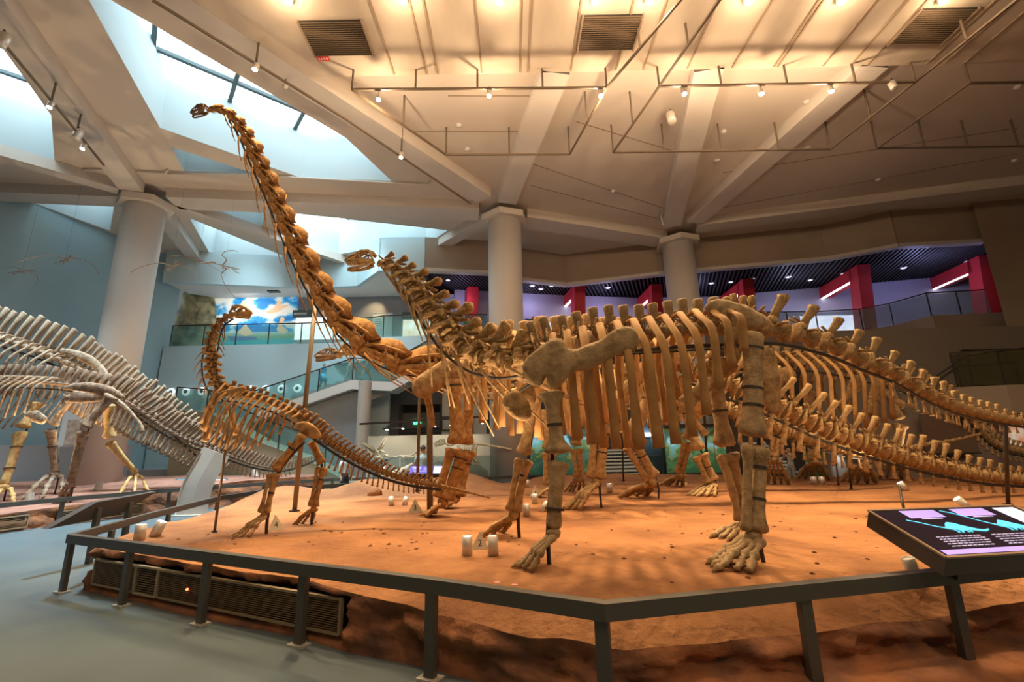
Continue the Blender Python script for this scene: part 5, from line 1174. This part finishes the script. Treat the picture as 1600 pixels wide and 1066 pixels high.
# artificial cliff beside it
mb = MB(); ring = []
lv = [(560,545,272,336),(540,541,264,335),(520,518,268,334),(500,500,272,333),(482,482,280,332),(465,465,282,330),(452,452,288,326),(447,447,296,318)]
for k, (ya, yb, xa, xb) in enumerate(lv):
    L_, R_ = P(xa,ya,23.6), P(xb,yb,23.6); z = max(6.88, (L_.z+R_.z)/2)
    for j in range(14):
        a = pi*j/13; f = .5-.5*cos(a); x = L_.x+(R_.x-L_.x)*f; y = 23.95-1.25*sin(a)*(1-.06*k); ring.append(V(x+.16*noise.noise(V(x*2.2,z*2.5,1)), y+.35*noise.noise(V(x*1.8,z*3.2,k*.3)), z+.12*noise.noise(V(x*3,y*3,7))))
mb.add(ring, [(k*14+j, k*14+j+1, (k+1)*14+j+1, (k+1)*14+j) for k in range(7) for j in range(13)]+[tuple(7*14+j for j in range(14))])
cliff = tag(part('rock_cliff', mb, mat('cliff_rock', (.42,.38,.22), .9, (.10,.10,.06), 2.2, 1.0, 4), None, False), 'mossy artificial rock cliff at the left end of the gallery', 'rock')
# gallery graphics: lit panels, poster, dark name plates
def lit_panel(x0,y0,x1,y1,y,lab,c1,c2,em,nm='lightbox',cat='display',sc=1.6):
    A, B, c, s = panel_between(x0,y0,x1,y1,y); t = thing(nm, lab, cat, (c.x,y,B.z))
    mb = MB(); mb.box(c, s); part('lit_face', mb, mat('lit_%d_%d' % (x0,y0), c1, .5, c2, sc, emit=em), t)
    for z in (A.z, B.z): mb = MB(); mb.box((c.x,y-.02,z),(s.x,.1,.04)); part('edge_trim', mb, M_can, t)
    return t, A, B
lit_panel(459,497,531,531,23.9,'bright white lit display panel right of the cloud mural',(.95,.95,1),(.70,.66,.60),.75)
t, A, B = lit_panel(583,490,612,527,23.95,'pale poster with small print on the gallery wall',(.62,.66,.60),(.58,.60,.52),.05,'wall_poster','poster')
mb = MB()
for k in range(4): mb.box((A.x+.3, 23.9, A.z-.35-k*.12),(.35,.01,.02))
part('small_print', mb, M_dark, t)['kind'] = 'stuff'
lit_panel(630,500,690,531,23.9,'bright lit display panel with a tan landscape behind the rising neck',(.95,.93,.88),(.72,.52,.28),.6)
lit_panel(846,500,935,532,25.2,'long lit white display panel behind the man on the gallery',(.95,.92,.98),(.75,.70,.80),.8)
lit_panel(1250,494,1342,524,24.6,'lit white display panel left of the large red portal',(.92,.92,1),(.7,.72,.9),.8)
for (x0,y0,x1,y1,lab) in [(458,485,491,496,'dark name plate above the panel beside the cloud mural'), (629,488,660,498,'dark name plate above the tan landscape panel')]:
    A, B, c, s = panel_between(x0,y0,x1,y1,23.85); t = thing('name_plate', lab, 'sign', (c.x,23.85,B.z)); mb = MB(); mb.box(c, s); part('plate', mb, mat('plate_grey', (.10,.14,.15), .5), t)
    mb = MB()
    for k in range(11): mb.box((A.x+.1+k*.065,23.81,c.z),(.045,.01,.1))
    part('lettering', mb, M_white, t)['kind'] = 'stuff'
lamp('SPOT', P(590,455,22.9), P(585,490,24), 50, (1,.75,.4), .05, 60, .8, 'gallery_spot')
for x, y, e, c_ in [(1.2,24.2,22,(.62,.55,1)),(5.5,24.6,26,(.62,.55,1)),(10.5,24.6,26,(.62,.58,1)),(15.2,23.6,26,(.6,.62,1)),(20.2,21.2,55,(.42,.46,1)),(-2.6,23.2,14,(.65,.55,1))]:
    lamp('POINT', (x,y,9.5), None, e, c_, .3, name='gallery_lamp')
# round lamps on the wall behind the stair
for i, px in enumerate((268,291,316,392,415,440,465)):
    p = P(px, 613-.03*(px-268), 22.0); t = thing('wall_lamp', ['first','second','third','fourth','fifth','sixth','seventh'][i]+' white round wall lamp counted from the left along the blue wall', 'lamp', tuple(p), 'round wall lamps')
    mb = MB(); mb.lathe([(.18,0),(.2,.03),(.13,.06)], p, axis=(0,-1,0), n=20); part('ring', mb, mat('lamp_opal', (.85,.9,.9), .5, emit=.3), t, True)
    mb = MB(); mb.lathe([(.1,.05),(.06,.1),(0,.12)], p, axis=(0,-1,0), n=14); part('hub', mb, M_mull, t, True)
# lower ramp with glass at left
RB = [tuple(PZ(x,y,1.0)) for x, y in []]
rp = [P(272,640,19.5), P(322,644,19.5), P(400,690,18.5), P(470,715,18.0), P(545,755,17.6)]
balustrade('glass_balustrade', [tuple(q) for q in rp], rp[0].z, .95, 'long teal glass parapet sloping down behind the small skeleton', M_glass, 1.4)
mb = MB(); qs = [q+V(0,.12,0) for q in rp]
for i in range(len(qs)-1):
    a, b = qs[i], qs[i+1]; bk = V(0,1.3,0); mb.hexa([V(a.x,a.y,0),V(b.x,b.y,0),V(b.x,b.y+1.3,0),V(a.x,a.y+1.3,0)],[a,b,b+bk,a+bk])
struct('floor_ramp', mb, mat('ramp_tan', (.34,.30,.20), .6))
# white poster on the partition behind the tall spined skeletons
A, B, c, s = panel_between(104,628,158,697,16.6,.05); t = thing('wall_poster', 'white poster panel behind the legs of the tall spined skeletons', 'poster', (c.x,16.6,B.z))
mb = MB(); mb.box(c, s); part('sheet', mb, mat('poster_white', (.62,.58,.55), .6), t)
mb = MB(); mb.box(c+V(-.3,-.035,-.3),(.5,.01,.9)); part('picture', mb, mat('poster_brown', (.34,.22,.14), .6, (.6,.45,.35), 5), t)
for x in (A.x, B.x): mb = MB(); mb.box((x,16.65,A.z*.5),(.05,.05,A.z)); part('stand', mb, M_can, t)
# ---------------- lower right: forest murals with lamps above
def forest_mat(nm, g1, g2, seed):
    m = bpy.data.materials.new(nm); m.use_nodes = True; nt = m.node_tree; b = nt.nodes['Principled BSDF']; b.inputs['Roughness'].default_value = .5
    tc = nt.nodes.new('ShaderNodeTexCoord'); sx = nt.nodes.new('ShaderNodeSeparateXYZ'); n = nt.nodes.new('ShaderNodeTexNoise'); n.inputs['Scale'].default_value = 1.7; n.inputs['Detail'].default_value = 8
    mp = nt.nodes.new('ShaderNodeMapping'); mp.inputs['Location'].default_value = (seed, 0, seed*.3); nt.links.new(tc.outputs['Object'], mp.inputs[0]); nt.links.new(mp.outputs[0], n.inputs['Vector'])
    ad = nt.nodes.new('ShaderNodeMath'); ad.operation = 'MULTIPLY_ADD'; ad.inputs[1].default_value = 1.5
    r = nt.nodes.new('ShaderNodeValToRGB'); e = r.color_ramp.elements; e[0].position = .25; e[0].color = (*g2,1); e[1].position = .92; e[1].color = (.05,.22,.36,1)
    for pos, c_ in ((.36,g1),(.48,(.04,.16,.07)),(.56,(.30,.36,.10)),(.64,(.12,.40,.42)),(.78,(.28,.55,.62))): k = e.new(pos); k.color = (*c_,1)
    z = nt.nodes.new('ShaderNodeMath'); z.operation = 'MULTIPLY_ADD'; z.inputs[1].default_value = .36; z.inputs[2].default_value = -.55
    nt.links.new(tc.outputs['Object'], sx.inputs[0]); nt.links.new(sx.outputs['Z'], z.inputs[0]); nt.links.new(n.outputs['Fac'], ad.inputs[0]); nt.links.new(z.outputs[0], ad.inputs[2])
    nt.links.new(ad.outputs[0], r.inputs[0]); nt.links.new(r.outputs[0], b.inputs['Base Color']); return m
def forest(x0,y0,x1,y1,y,lab,nlamp,g1,g2,seed):
    A, B, c, s = panel_between(x0,y0,x1,y1,y); t = thing('forest_mural', lab, 'mural', (c.x,y,B.z), 'painted forest murals')
    mb = MB(); mb.box(c, s); part('painted_panel', mb, forest_mat('forest_%d' % x0, g1, g2, seed), t)
    rn = random.Random(x0)
    for k in range(max(2, int(s.x/.9))):   # painted trees, flat on the panel
        u = (k+.6)/max(2, int(s.x/.9))+rn.uniform(-.06,.06); w_ = .32/s.x; h0 = rn.uniform(.55,.8); uv = []
        for j in range(14):
            a = 2*pi*j/14; rr = 1+.25*rn.uniform(-1,1); uv.append((min(.98,max(.02,u+w_*rr*cos(a))), min(.97,h0+.16*rr*sin(a))))
        part('painted_crown', poly_plate(uv, A, s.x, s.z, y-.04), mat('paint_leaf_%d' % (k % 2), ((.13,.19,.06),(.07,.15,.08))[k % 2], .6, ((.26,.30,.13),(.15,.25,.11))[k % 2], 5), t)
        part('painted_trunk', poly_plate([(u-.012,.12),(u+.014,.12),(u+.01,h0),(u-.008,h0)], A, s.x, s.z, y-.05), mat('paint_trunk', (.16,.15,.07), .6), t)
    mb = MB(); mb.box((c.x,y-.05,A.z+.06),(s.x+.1,.2,.1)); part('top_frame', mb, M_dark, t); mb = MB(); mb.box((c.x,y-.03,B.z-.05),(s.x+.1,.16,.12)); part('bottom_frame', mb, M_dark, t); mb = MB(); mb.box((c.x,y,(B.z-.1)/2),(s.x,.08,B.z-.1)); part('base_board', mb, M_dark, t)
    for k in range(nlamp):
        x = A.x+s.x*(k+.5)/nlamp; q = V(x,y-.45,A.z+.22); mb = MB(); mb.lathe([(.05,0),(.07,.14)], q, axis=(0,.6,-.8), n=10); h_ = part('mural_spot', mb, M_dark, t, True)
        lamp('SPOT', q+V(0,-.02,-.05), V(x,y,A.z-.7), 60, (.85,.95,1), .03, 48, .5, 'mural_beam')
forest(826,668,931,741,19.3,'forest mural with lake beside the middle column',3,(.10,.28,.24),(.05,.20,.14),.0)
forest(1036,668,1138,738,19.3,'forest mural with green clearing behind the middle hind legs',3,(.12,.34,.14),(.06,.22,.10),3.1)
forest(1256,705,1352,744,17.5,'low forest mural behind the far right foot',1,(.10,.30,.08),(.04,.16,.05),6.2)
# white slatted steps between the murals
def slat_steps(x0,x1,y0,y1,y,n,lab,skew):
    A, B, c, s = panel_between(x0,y0,x1,y1,y); t = thing('slatted_steps', lab, 'steps', (c.x,y,0), 'white slatted steps')
    for k in range(n):
        z = B.z+(A.z-B.z)*(k+.5)/n; mb = MB(); mb.box((c.x+skew*k,y+.22*k,z),(s.x,.35,.07)); part('tread', mb, mat('tread_white', (.58,.66,.68), .5), t)
    for x in (A.x, B.x):
        mb = MB(); mb.bar((x,y-.35,.0),(x+skew*n,y+.22*n,A.z+.05),.05,.22); part('side_rail', mb, M_can, t)
    return A, B
slat_steps(942,1022,702,743,18.6,8,'white slatted steps between the two tall forest murals',-.0)
slat_steps(1198,1244,690,740,17.6,10,'white slatted steps beside the visitor in the white top',.0)
wf = thing('window_wall', 'dark glazed partition with thin bars above the white steps', 'partition', tuple(V(P(990,680,20.8).x,20.8,0)))
A, B, c, s = panel_between(942,655,1036,742,20.8)
mb = MB(); mb.box(c, s); part('glazing', mb, mat('dark_glazing', (.06,.10,.13), .15), wf)
for k in range(7): mb = MB(); mb.box((A.x+s.x*k/6,20.72,c.z),(.05,.06,s.z)); part('bar', mb, M_mull, wf)
for k in range(4): mb = MB(); mb.box((c.x,20.7,B.z+s.z*k/3),(s.x,.06,.05)); part('bar', mb, M_mull, wf)
q = P(1012,679,20.6); mb = MB(); mb.box(q,(1.1,.1,.14)); part('strip_lamp', mb, mat('strip_white', (.85,.93,1), .4, emit=5), wf)
# ---------------- right landing with glass and stair rail
LZ = 3.25; lx0 = P(1486,607,15.2).x
mb = MB(); mb.prism([(lx0,15.0),(lx0+1.2,14.6),(20.1,14.4),(20.1,17.5),(lx0,17.5)], 2.35, LZ); struct('floor_landing', mb, M_fascia_warm)
balustrade('glass_balustrade', [(lx0+.1,15.05),(lx0+1.3,14.7),(20.0,14.5)], LZ, 1.15, 'olive tinted glass balustrade on the right landing', M_glass3, 2.0)
wallseg('wall_landing', (lx0-3.2,17.4), (20.1,17.2), 0, 5.8, mat('landing_wall', (.22,.19,.16), .85))
A, B, c, s = panel_between(1500,548,1640,600,16.9); t = thing('wall_mural', 'dim olive coloured mural behind the right landing glass', 'mural', (c.x,16.9,B.z)); mb = MB(); mb.box(c, s); part('painted_panel', mb, mat('olive_mural', (.26,.21,.10), .7, (.10,.10,.05), .9), t)
mb = MB(); mb.box((c.x,16.85,A.z),(s.x,.1,.05)); part('top_trim', mb, M_dark, t)
hr = thing('stair_handrail', 'thin dark stair handrail rising to the right landing', 'handrail', tuple(P(1440,640,15.6)))
mb = MB(); mb.tube([P(1400,640,15.6),P(1495,574,15.4),P(1592,566,15.0)], .03, 6); part('upper_rail', mb, M_dark, hr, True)
mb = MB(); mb.tube([P(1440,602,16.4),P(1512,556,16.4),P(1600,544,16.2)], .03, 6); part('wall_rail', mb, M_dark, hr, True)
for q0, q1 in (((1495,574),(1503,606)),((1512,556),(1520,602)),((1585,567),(1592,598))): mb = MB(); mb.tube([P(*q0,15.3),P(*q1,15.3)], .03, 6); part('post', mb, M_dark, hr, True)
wallseg('wall_under_landing', (lx0-2.6,16.0), (20.1,15.6), 0, 2.35, mat('brown_panel_wall', (.26,.20,.17), .8))
for (x0,x1,lab,c_) in [(1436,1530,'brown wall panel under the right landing',(.16,.10,.07)),]:
    A, B, c, s = panel_between(x0,648,x1,708,15.5); tt = thing('wall_board', lab, 'panel', (c.x,15.5,B.z)); mb = MB(); mb.box(c, s); part('board', mb, mat('board_brown', c_, .7), tt); mb = MB(); mb.box((c.x,15.46,B.z),(s.x,.08,.05)); part('sill', mb, M_dark, tt)
lit_panel(1572,664,1620,712,14.9,'lit picture panel at the right edge under the landing',(.45,.42,.34),(.40,.14,.06),.35,'lightbox','display',3)
# ---------------- display wall specimens
def rockbase(px0,px1,py0,py1,y,lab):
    A, B, c, s = panel_between(px0,py0,px1,py1,y); mb = MB(); mb.lathe([(1.0,0),(1.02,.2),(.9,.6),(.55,.95),(.1,1)], (0,0,0), n=16); mb.rough(.18,1.6); mb.v = [V(v.x*s.x/2, v.y*.45, v.z*(A.z-.45)*1.0)+V(c.x,y,.45) for v in mb.v]
    return tag(part('display_rock', mb, mat('display_rock', (.30,.26,.18), .9, (.16,.14,.09), 3, .8), None, True), lab, 'rock')
sh = thing('display_plinth', 'dark plinth along the foot of the cream display wall', 'plinth', tuple(V(dl+2,17.6,0)))
mb = MB(); mb.box(((dl+dr_)/2-.45,17.55,.22),(dr_-dl-1.2,1.3,.44)); part('body', mb, M_dark, sh); mb = MB(); mb.box(((dl+dr_)/2-.45,17.55,.45),(dr_-dl-1.1,1.36,.03)); part('top', mb, M_grey, sh)
rockbase(604,648,728,752,17.5,'rock base under the small skeletons behind the visitors'); rockbase(713,764,727,750,17.5,'rock base under the large display skeleton beside the column')
gc = thing('display_glass', 'glass screen in front of the display plinth', 'glass screen', tuple(V(dl+3.6,16.85,0)))
for k in range(4):
    a = dl+.2+k*1.15; mb = MB(); mb.box((a+.56,16.85,.75),(1.1,.02,1.2)); part('glass_panel', mb, M_glass2, gc)
BW = bone_mat('bone_ivory', (.72,.64,.46), (.45,.38,.25))
def small_skel(px, py, y, L, fx, lab, rise=.35):
    o = P(px,py,y); t = thing('small_skeleton', lab, 'skeleton', tuple(V(o.x,o.y,o.z-.3*L)), 'small display skeletons')
    pts = [o+V(fx*x*L,0,z*L) for x, z in ((.52,rise+.05),(.42,rise),(.28,.16),(.1,.12),(-.1,.12),(-.35,.08),(-.75,-.0))]
    mb = MB(); mb.tube(bez(pts, 20), .018*L+.006, 6); part('spine', mb, BW, t, True)
    for k in range(8):
        x = -.08+k*.045; q = o+V(fx*x*L,0,.11*L)
        mb = MB(); mb.tube([q, q+V(0,-.07*L,-.07*L), q+V(0,-.05*L,-.2*L)], .009*L+.003, 5); part('rib', mb, BW, t, True)
    for s_, dx in ((-1,0),(1,.06)):
        h = o+V(fx*(-.1+dx)*L,s_*.05*L,.1*L); mb = MB(); mb.tube([h, h+V(fx*.1*L,0,-.18*L), h+V(-fx*.02*L,0,-.33*L), h+V(fx*.08*L,0,-.36*L)], .02*L+.004, 6); part('leg', mb, BW, t, True)
        h = o+V(fx*(.25+dx*.5)*L,s_*.05*L,.1*L); mb = MB(); mb.tube([h, h+V(fx*.0*L,0,-.1*L), h+V(fx*.1*L,0,-.17*L)], .014*L+.003, 6); part('arm', mb, BW, t, True)
    skull(t, pts[0], V(fx,0,-.15), V(0,0,1), .2*L, BW, .06, False)
small_skel(634,718,17.5,1.15,1,'small pale skeleton left of the boy in light blue'); small_skel(692,722,17.6,1.0,-1,'small pale skeleton right of the boy in light blue',.3)
small_skel(738,704,16.95,1.9,-1,'larger pale skeleton with long tail beside the middle column',.1); small_skel(618,732,17.2,.9,1,'tiny pale skeleton low behind the ponytailed girl',.1)
# frilled skull on the wall
o = P(590,712,17.6); t = thing('frilled_skull', 'horned frilled skull mounted left on the display wall', 'skull', tuple(o-V(0,0,.3)), 'small display skeletons')
skull(t, o+V(-.1,0,0), V(1,-.2,-.35), V(.2,0,1), .6, BW, .1, False)
mb = MB(); mb.loft([o+V(-.1,.0,.1),o+V(-.35,.05,.35),o+V(-.55,.1,.45)], [.2,.42,.3], [.05,.05,.03], (0,1,0), 10); part('frill', mb, bone_mat('bone_frill',(.30,.24,.14),(.16,.12,.07)), t, True)
for s_ in (-1,1): mb = MB(); mb.loft([o+V(.05,s_*.1,.2),o+V(.2,s_*.14,.45),o+V(.3,s_*.16,.7)], [.05,.035,.008], [.05,.035,.008], (0,1,0), 7); part('horn', mb, BW, t, True)
mb = MB(); mb.tube([V(o.x-.3,17.6,.45), o+V(-.3,0,.1)], .02, 6); part('stand', mb, M_dark, t)
# long rib-like bone pile beside the girl
o = P(628,746,16.2); mb = MB(); mb.loft([P(600,752,16.0),P(618,744,16.0),P(634,735,16.0),P(645,726,16.0)], [.2,.22,.12,.04], [.15,.15,.08,.03], (0,0,1), 10); mb.rough(.05,3); tag(part('fossil_log', mb, BW, None, True), 'pale fossil log slanting behind the ponytailed girl', 'fossil')
# ================================================================ FLYING REPTILES ON WIRES
def flyer(px, py, y, span, yaw, lab, roll=.2):
    o = P(px,py,y); t = thing('flying_reptile_skeleton', lab, 'skeleton', tuple(o), 'hanging flying reptile skeletons')
    R = Matrix.Rotation(yaw, 3, 'Z') @ Matrix.Rotation(roll, 3, 'X')
    q = lambda x, yy, z: o+R @ V(x*span, yy*span, z*span)
    mb = MB(); mb.tube(bez([q(.22,0,.03),q(.1,0,.02),q(0,0,0),q(-.12,0,-.02),q(-.25,0,-.05)], 12), .012*span, 6); part('spine', mb, BP, t, True)
    mb = MB(); mb.loft([q(.2,0,.05),q(.26,0,.06),q(.34,0,.02),q(.48,0,-.04)], [.012*span,.028*span,.018*span,.004*span], [.012*span,.022*span,.014*span,.004*span], (0,1,0), 7); part('skull', mb, BP, t, True)
    for k in range(5):
        for s_ in (-1,1): mb = MB(); mb.tube([q(.06-k*.03,0,.0),q(.06-k*.03,s_*.05,-.03),q(.05-k*.03,s_*.03,-.07)], .005*span, 5); part('rib', mb, BP, t, True)
    for s_ in (-1,1):
        mb = MB(); mb.tube([q(.05,s_*.03,0),q(-.02,s_*.17,.06)], .013*span, 6); part('upper_arm', mb, BP, t, True)
        mb = MB(); mb.tube([q(-.02,s_*.17,.06),q(.08,s_*.34,.03)], .010*span, 6); part('forearm', mb, BP, t, True)
        mb = MB(); mb.tube(bez([q(.08,s_*.34,.03),q(.02,s_*.55,-.04),q(-.12,s_*.75,-.14),q(-.25,s_*.86,-.24)], 8), .008*span, 6); part('wing_finger', mb, BP, t, True)
        mb = MB(); mb.tube([q(-.13,s_*.02,-.02),q(-.2,s_*.07,-.06),q(-.3,s_*.08,-.09)], .008*span, 6); part('hind_leg', mb, BP, t, True)
    mb = MB(); mb.tube([q(0,0,.01), V(q(0,0,0).x,q(0,0,0).y,ZC)], .003, 4); part('wire', mb, M_mull, t)
flyer(102,405,15.0,1.35,-.35,'hanging flying reptile skeleton left of the left column'); flyer(35,424,16.0,1.2,.2,'hanging flying reptile skeleton at the far left edge',.1)
flyer(268,416,15.5,1.3,-.5,'hanging flying reptile skeleton just right of the left column'); flyer(310,408,17.0,1.1,2.5,'smallest hanging flying reptile skeleton below the ceiling beam',.1)
flyer(352,416,16.0,1.6,-2.6,'hanging flying reptile skeleton above the rock cliff',.35)
# ================================================================ PEOPLE
def person(foot, H, yaw, shirt, pants, hair, lab, arms='down', stride=.0, skirt=False, ponytail=False, sit=False, sleeves=.5, cap=None):
    R = Matrix.Rotation(yaw, 3, 'Z'); foot = Vector(foot)
    J = {'pel':(0,0,.53),'wst':(0,.0,.61),'chs':(0,.01,.74),'nck':(0,0,.845),'hd0':(0,-.015,.885),'hd1':(0,-.02,.94),'hd2':(0,-.01,.985)}
    E = [('pel','wst'),('wst','chs'),('chs','nck'),('nck','hd0'),('hd0','hd1'),('hd1','hd2')]; Rr = {'pel':.078,'wst':.066,'chs':.082,'nck':.028,'hd0':.042,'hd1':.05,'hd2':.034}
    for s, nm in ((-1,'l'),(1,'r')):
        st = stride*s
        J.update({nm+'hp':(s*.052,0,.49), nm+'kn':(s*.055,-.03-st*.1,.275), nm+'an':(s*.056,.01+(-st*.17 if st*s*1 else 0)*1,.045+max(0,-st)*.05), nm+'to':(s*.062,-.085-st*.17,.02), nm+'sh':(s*.108,0,.805)})
        if arms == 'down' or (arms == 'one' and s < 0): J.update({nm+'el':(s*.135,.01,.635), nm+'wr':(s*.14,-.04,.49)})
        elif arms == 'face': J.update({nm+'el':(s*.14,-.08,.68), nm+'wr':(s*.05,-.11,.84)})
        else: J.update({nm+'el':(s*.14,-.04,.64), nm+'wr':(s*.09,-.15,.60)})
        E += [('pel',nm+'hp'),(nm+'hp',nm+'kn'),(nm+'kn',nm+'an'),(nm+'an',nm+'to'),('chs',nm+'sh'),(nm+'sh',nm+'el'),(nm+'el',nm+'wr')]
        Rr.update({nm+'hp':.062,nm+'kn':.040,nm+'an':.026,nm+'to':.022,nm+'sh':.042,nm+'el':.028,nm+'wr':.018})
    names = list(J); me = bpy.data.meshes.new('person_skin'); me.from_pydata([Vector(J[k])*H for k in names], [(names.index(a), names.index(b)) for a, b in E], [])
    ob = bpy.data.objects.new('person_tmp', me); COL.objects.link(ob); md = ob.modifiers.new('s', 'SKIN'); md.use_smooth_shade = True; ss = ob.modifiers.new('d', 'SUBSURF'); ss.levels = ss.render_levels = 1
    for i, k in enumerate(names):
        me.skin_vertices[0].data[i].radius = (Rr[k]*H, Rr[k]*H*(.8 if k in ('pel','wst','chs') else 1)); me.skin_vertices[0].data[i].use_root = (k == 'pel')
    dg = bpy.context.evaluated_depsgraph_get(); m2 = bpy.data.meshes.new_from_object(ob.evaluated_get(dg)); bpy.data.objects.remove(ob)
    mb = MB(); mb.add([v.co.copy() for v in m2.vertices], [tuple(p.vertices) for p in m2.polygons]); mb.m = []
    segm = []
    for a, b in E:
        k = b if len(b) == 4 else b
        mi = 0
        if a in ('pel','wst','chs') and b in ('wst','chs','nck') : mi = 1
        elif b[1:] == 'sh': mi = 1
        elif b[1:] in ('hp','kn'): mi = 2
        elif b[1:] == 'an': mi = 2 if not skirt else 0
        elif b[1:] == 'to': mi = 3
        elif b[1:] == 'el': mi = 4
        segm.append((Vector(J[a])*H, Vector(J[b])*H, mi))
    for p in m2.polygons:
        c = p.center; best = min(((c-a.lerp(b, max(0, min(1, (c-a).dot(b-a)/(b-a).length_squared)))).length, (c-a).dot(b-a)/(b-a).length_squared, mi) for a, b, mi in segm)
        mi = best[2]
        if mi == 4: mi = 1 if best[1] < sleeves else 0
        mb.m.append(mi)
    bpy.data.meshes.remove(m2)
    for s, nm in ((-1,'l'),(1,'r')):   # hands with five fingers, ears, eyes
        w_ = Vector(J[nm+'wr'])*H; e_ = Vector(J[nm+'el'])*H; d = (w_-e_).normalized(); sd = d.cross(V(s,0,0)); sd = sd.normalized() if sd.length > .1 else V(0,1,0)
        mb.loft([w_-d*.01*H, w_+d*.02*H, w_+d*.05*H], [.016*H,.024*H,.022*H], [.012*H,.012*H,.010*H], sd, 6, True, 0)
        for k in range(4): a = w_+d*.048*H+sd*((k-1.5)*.011*H); mb.loft([a, a+d*(.026-.003*abs(k-1.5))*H, a+d*.044*H+V(-s*.006*H,0,0)], [.0055*H]*3, [.0055*H,.005*H,.004*H], sd, 5, True, 0)
        a = w_+d*.012*H-sd*.02*H; mb.loft([a, a-sd*.016*H+d*.02*H, a-sd*.016*H+d*.038*H], .0065*H, .006*H, V(1,0,0), 5, True, 0)
        mb.loft([V(s*.047*H,-.01*H,.925*H), V(s*.056*H,-.005*H,.925*H)], .010*H, .016*H, (0,1,0), 6, True, 0)
        mb.loft([V(s*.019*H,-.066*H,.94*H), V(s*.019*H,-.071*H,.94*H)], .007*H, .004*H, (1,0,0), 6, True, 5)
    mb.loft([V(0,-.066*H,.945*H), V(0,-.078*H,.92*H)], [.006*H,.010*H], [.006*H,.008*H], (1,0,0), 6, True, 0); mb.loft([V(0,-.058*H,.899*H), V(0,-.064*H,.899*H)], .016*H, .004*H, (1,0,0), 6, True, 6)
    mb.v = [R @ v + foot for v in mb.v]
    t = thing('person', lab, 'person', tuple(foot), 'visitors')
    mk = lambda c: mat('cloth_%d_%d_%d' % tuple(int(k*255) for k in c), c, .85)
    part('body', mb, [M_skin, mk(shirt), mk(pants), mat('shoe', (.12,.11,.11), .6), mk(shirt), M_hair, mat('lips', (.45,.18,.15), .5)], t, True)
    hb = MB(); hm = mat('cap_blue', cap, .8) if cap else M_hair
    for (cx, cy, cz, rx, ry, rz) in ((0,-.002,.952,.054,.056,.05),):
        pr_ = [(cos(a), sin(a)) for a in [(-.25+1.8*k/7) for k in range(8)]]
        b0 = len(hb.v)
        for r_, z_ in pr_:
            for j in range(14): a = 2*pi*j/14; hb.v.append(V(cx+rx*max(r_,.01)*cos(a), cy+ry*max(r_,.01)*sin(a)+(.012 if z_ < .35 else 0), cz+rz*z_+(.012 if sin(a) < -.3 and z_ < .4 else 0))*H)
        for i in range(7):
            for j in range(14): hb.f.append((b0+i*14+j, b0+i*14+(j+1)%14, b0+(i+1)*14+(j+1)%14, b0+(i+1)*14+j)); hb.m.append(0)
    if ponytail: hb.loft([V(0,.05,.95)*H, V(0,.085,.93)*H, V(0,.085,.86)*H, V(0,.07,.80)*H], [.012*H,.022*H,.02*H,.006*H], [.012*H,.022*H,.018*H,.006*H], (1,0,0), 7)
    hb.v = [R @ v + foot for v in hb.v]; part('hat' if cap else 'hair', hb, hm, t, True)
    if skirt:
        kb = MB(); kb.loft([V(0,0,.60)*H, V(0,0,.5)*H, V(0,0,.36)*H], [.08*H,.12*H,.17*H], [.07*H,.11*H,.15*H], (1,0,0), 14); kb.v = [R @ v + foot for v in kb.v]; part('skirt', kb, mk(pants), t, True)
def fl(px, y, z=0): p = P(px, 700, y); return (p.x, y, z)
person(fl(661,14.9), 1.72, radians(-165), (.42,.62,.68), (.03,.10,.16), 0, 'boy in a light blue shirt and dark jeans standing at the blue screen', 'front')
person(fl(603,14.6), 1.34, radians(115), (.70,.68,.66), (.25,.25,.30), 0, 'girl with a ponytail and white top behind the small skeleton tail', 'down', ponytail=True)
person(fl(541,16.2), 1.55, radians(60), (.62,.62,.62), (.03,.03,.035), 0, 'visitor in a white shirt and black shorts at the end of the left rail', 'down', skirt=False)
g = P(835,531,24.0); person((g.x,24.0,6.875), 1.72, radians(-95), (.02,.02,.025), (.16,.26,.34), 0, 'man in a black shirt leaning at the gallery glass right of the middle column', 'front', stride=.5)
g = P(731,531,23.2); person((g.x,23.2,6.875), 1.6, radians(150), (.02,.36,.24), (.05,.06,.10), 0, 'woman in a green top on the gallery left of the middle column', 'down')
g = P(690,531,22.6); person((g.x,22.6,6.875), 1.6, radians(80), (.30,.30,.34), (.12,.20,.32), 0, 'visitor in jeans on the gallery behind the bent neck', 'down', stride=.5)
def onstair(px, py, off): p = P(px,py,YS+off); return p
f_ = (490-330)/(550-330); p = low.lerp(mid1, .735); person((p.x+.05, YS+.6, p.z+.15), 1.35, radians(75), (.03,.40,.68), (.03,.45,.72), 0, 'child in a bright blue dress and cap climbing the stairs', 'down', stride=.5, skirt=True, cap=(.05,.45,.75))
p = mid1; person((p.x-.35, YS+.65, p.z+.0), 1.62, radians(80), (.60,.64,.70), (.62,.58,.54), 0, 'visitor in pale shorts stepping onto the stair landing', 'down', stride=.6)
person((p.x+.45, YS+.7, p.z+.0), 1.62, radians(-70), (.20,.22,.26), (.34,.34,.26), 0, 'visitor in khaki shorts walking on the stair landing', 'down', stride=.7)
person(fl(1232,16.9), 1.45, radians(-70), (.60,.56,.48), (.30,.28,.26), 0, 'visitor in a white top holding both hands up to the face beside the white steps', 'face')
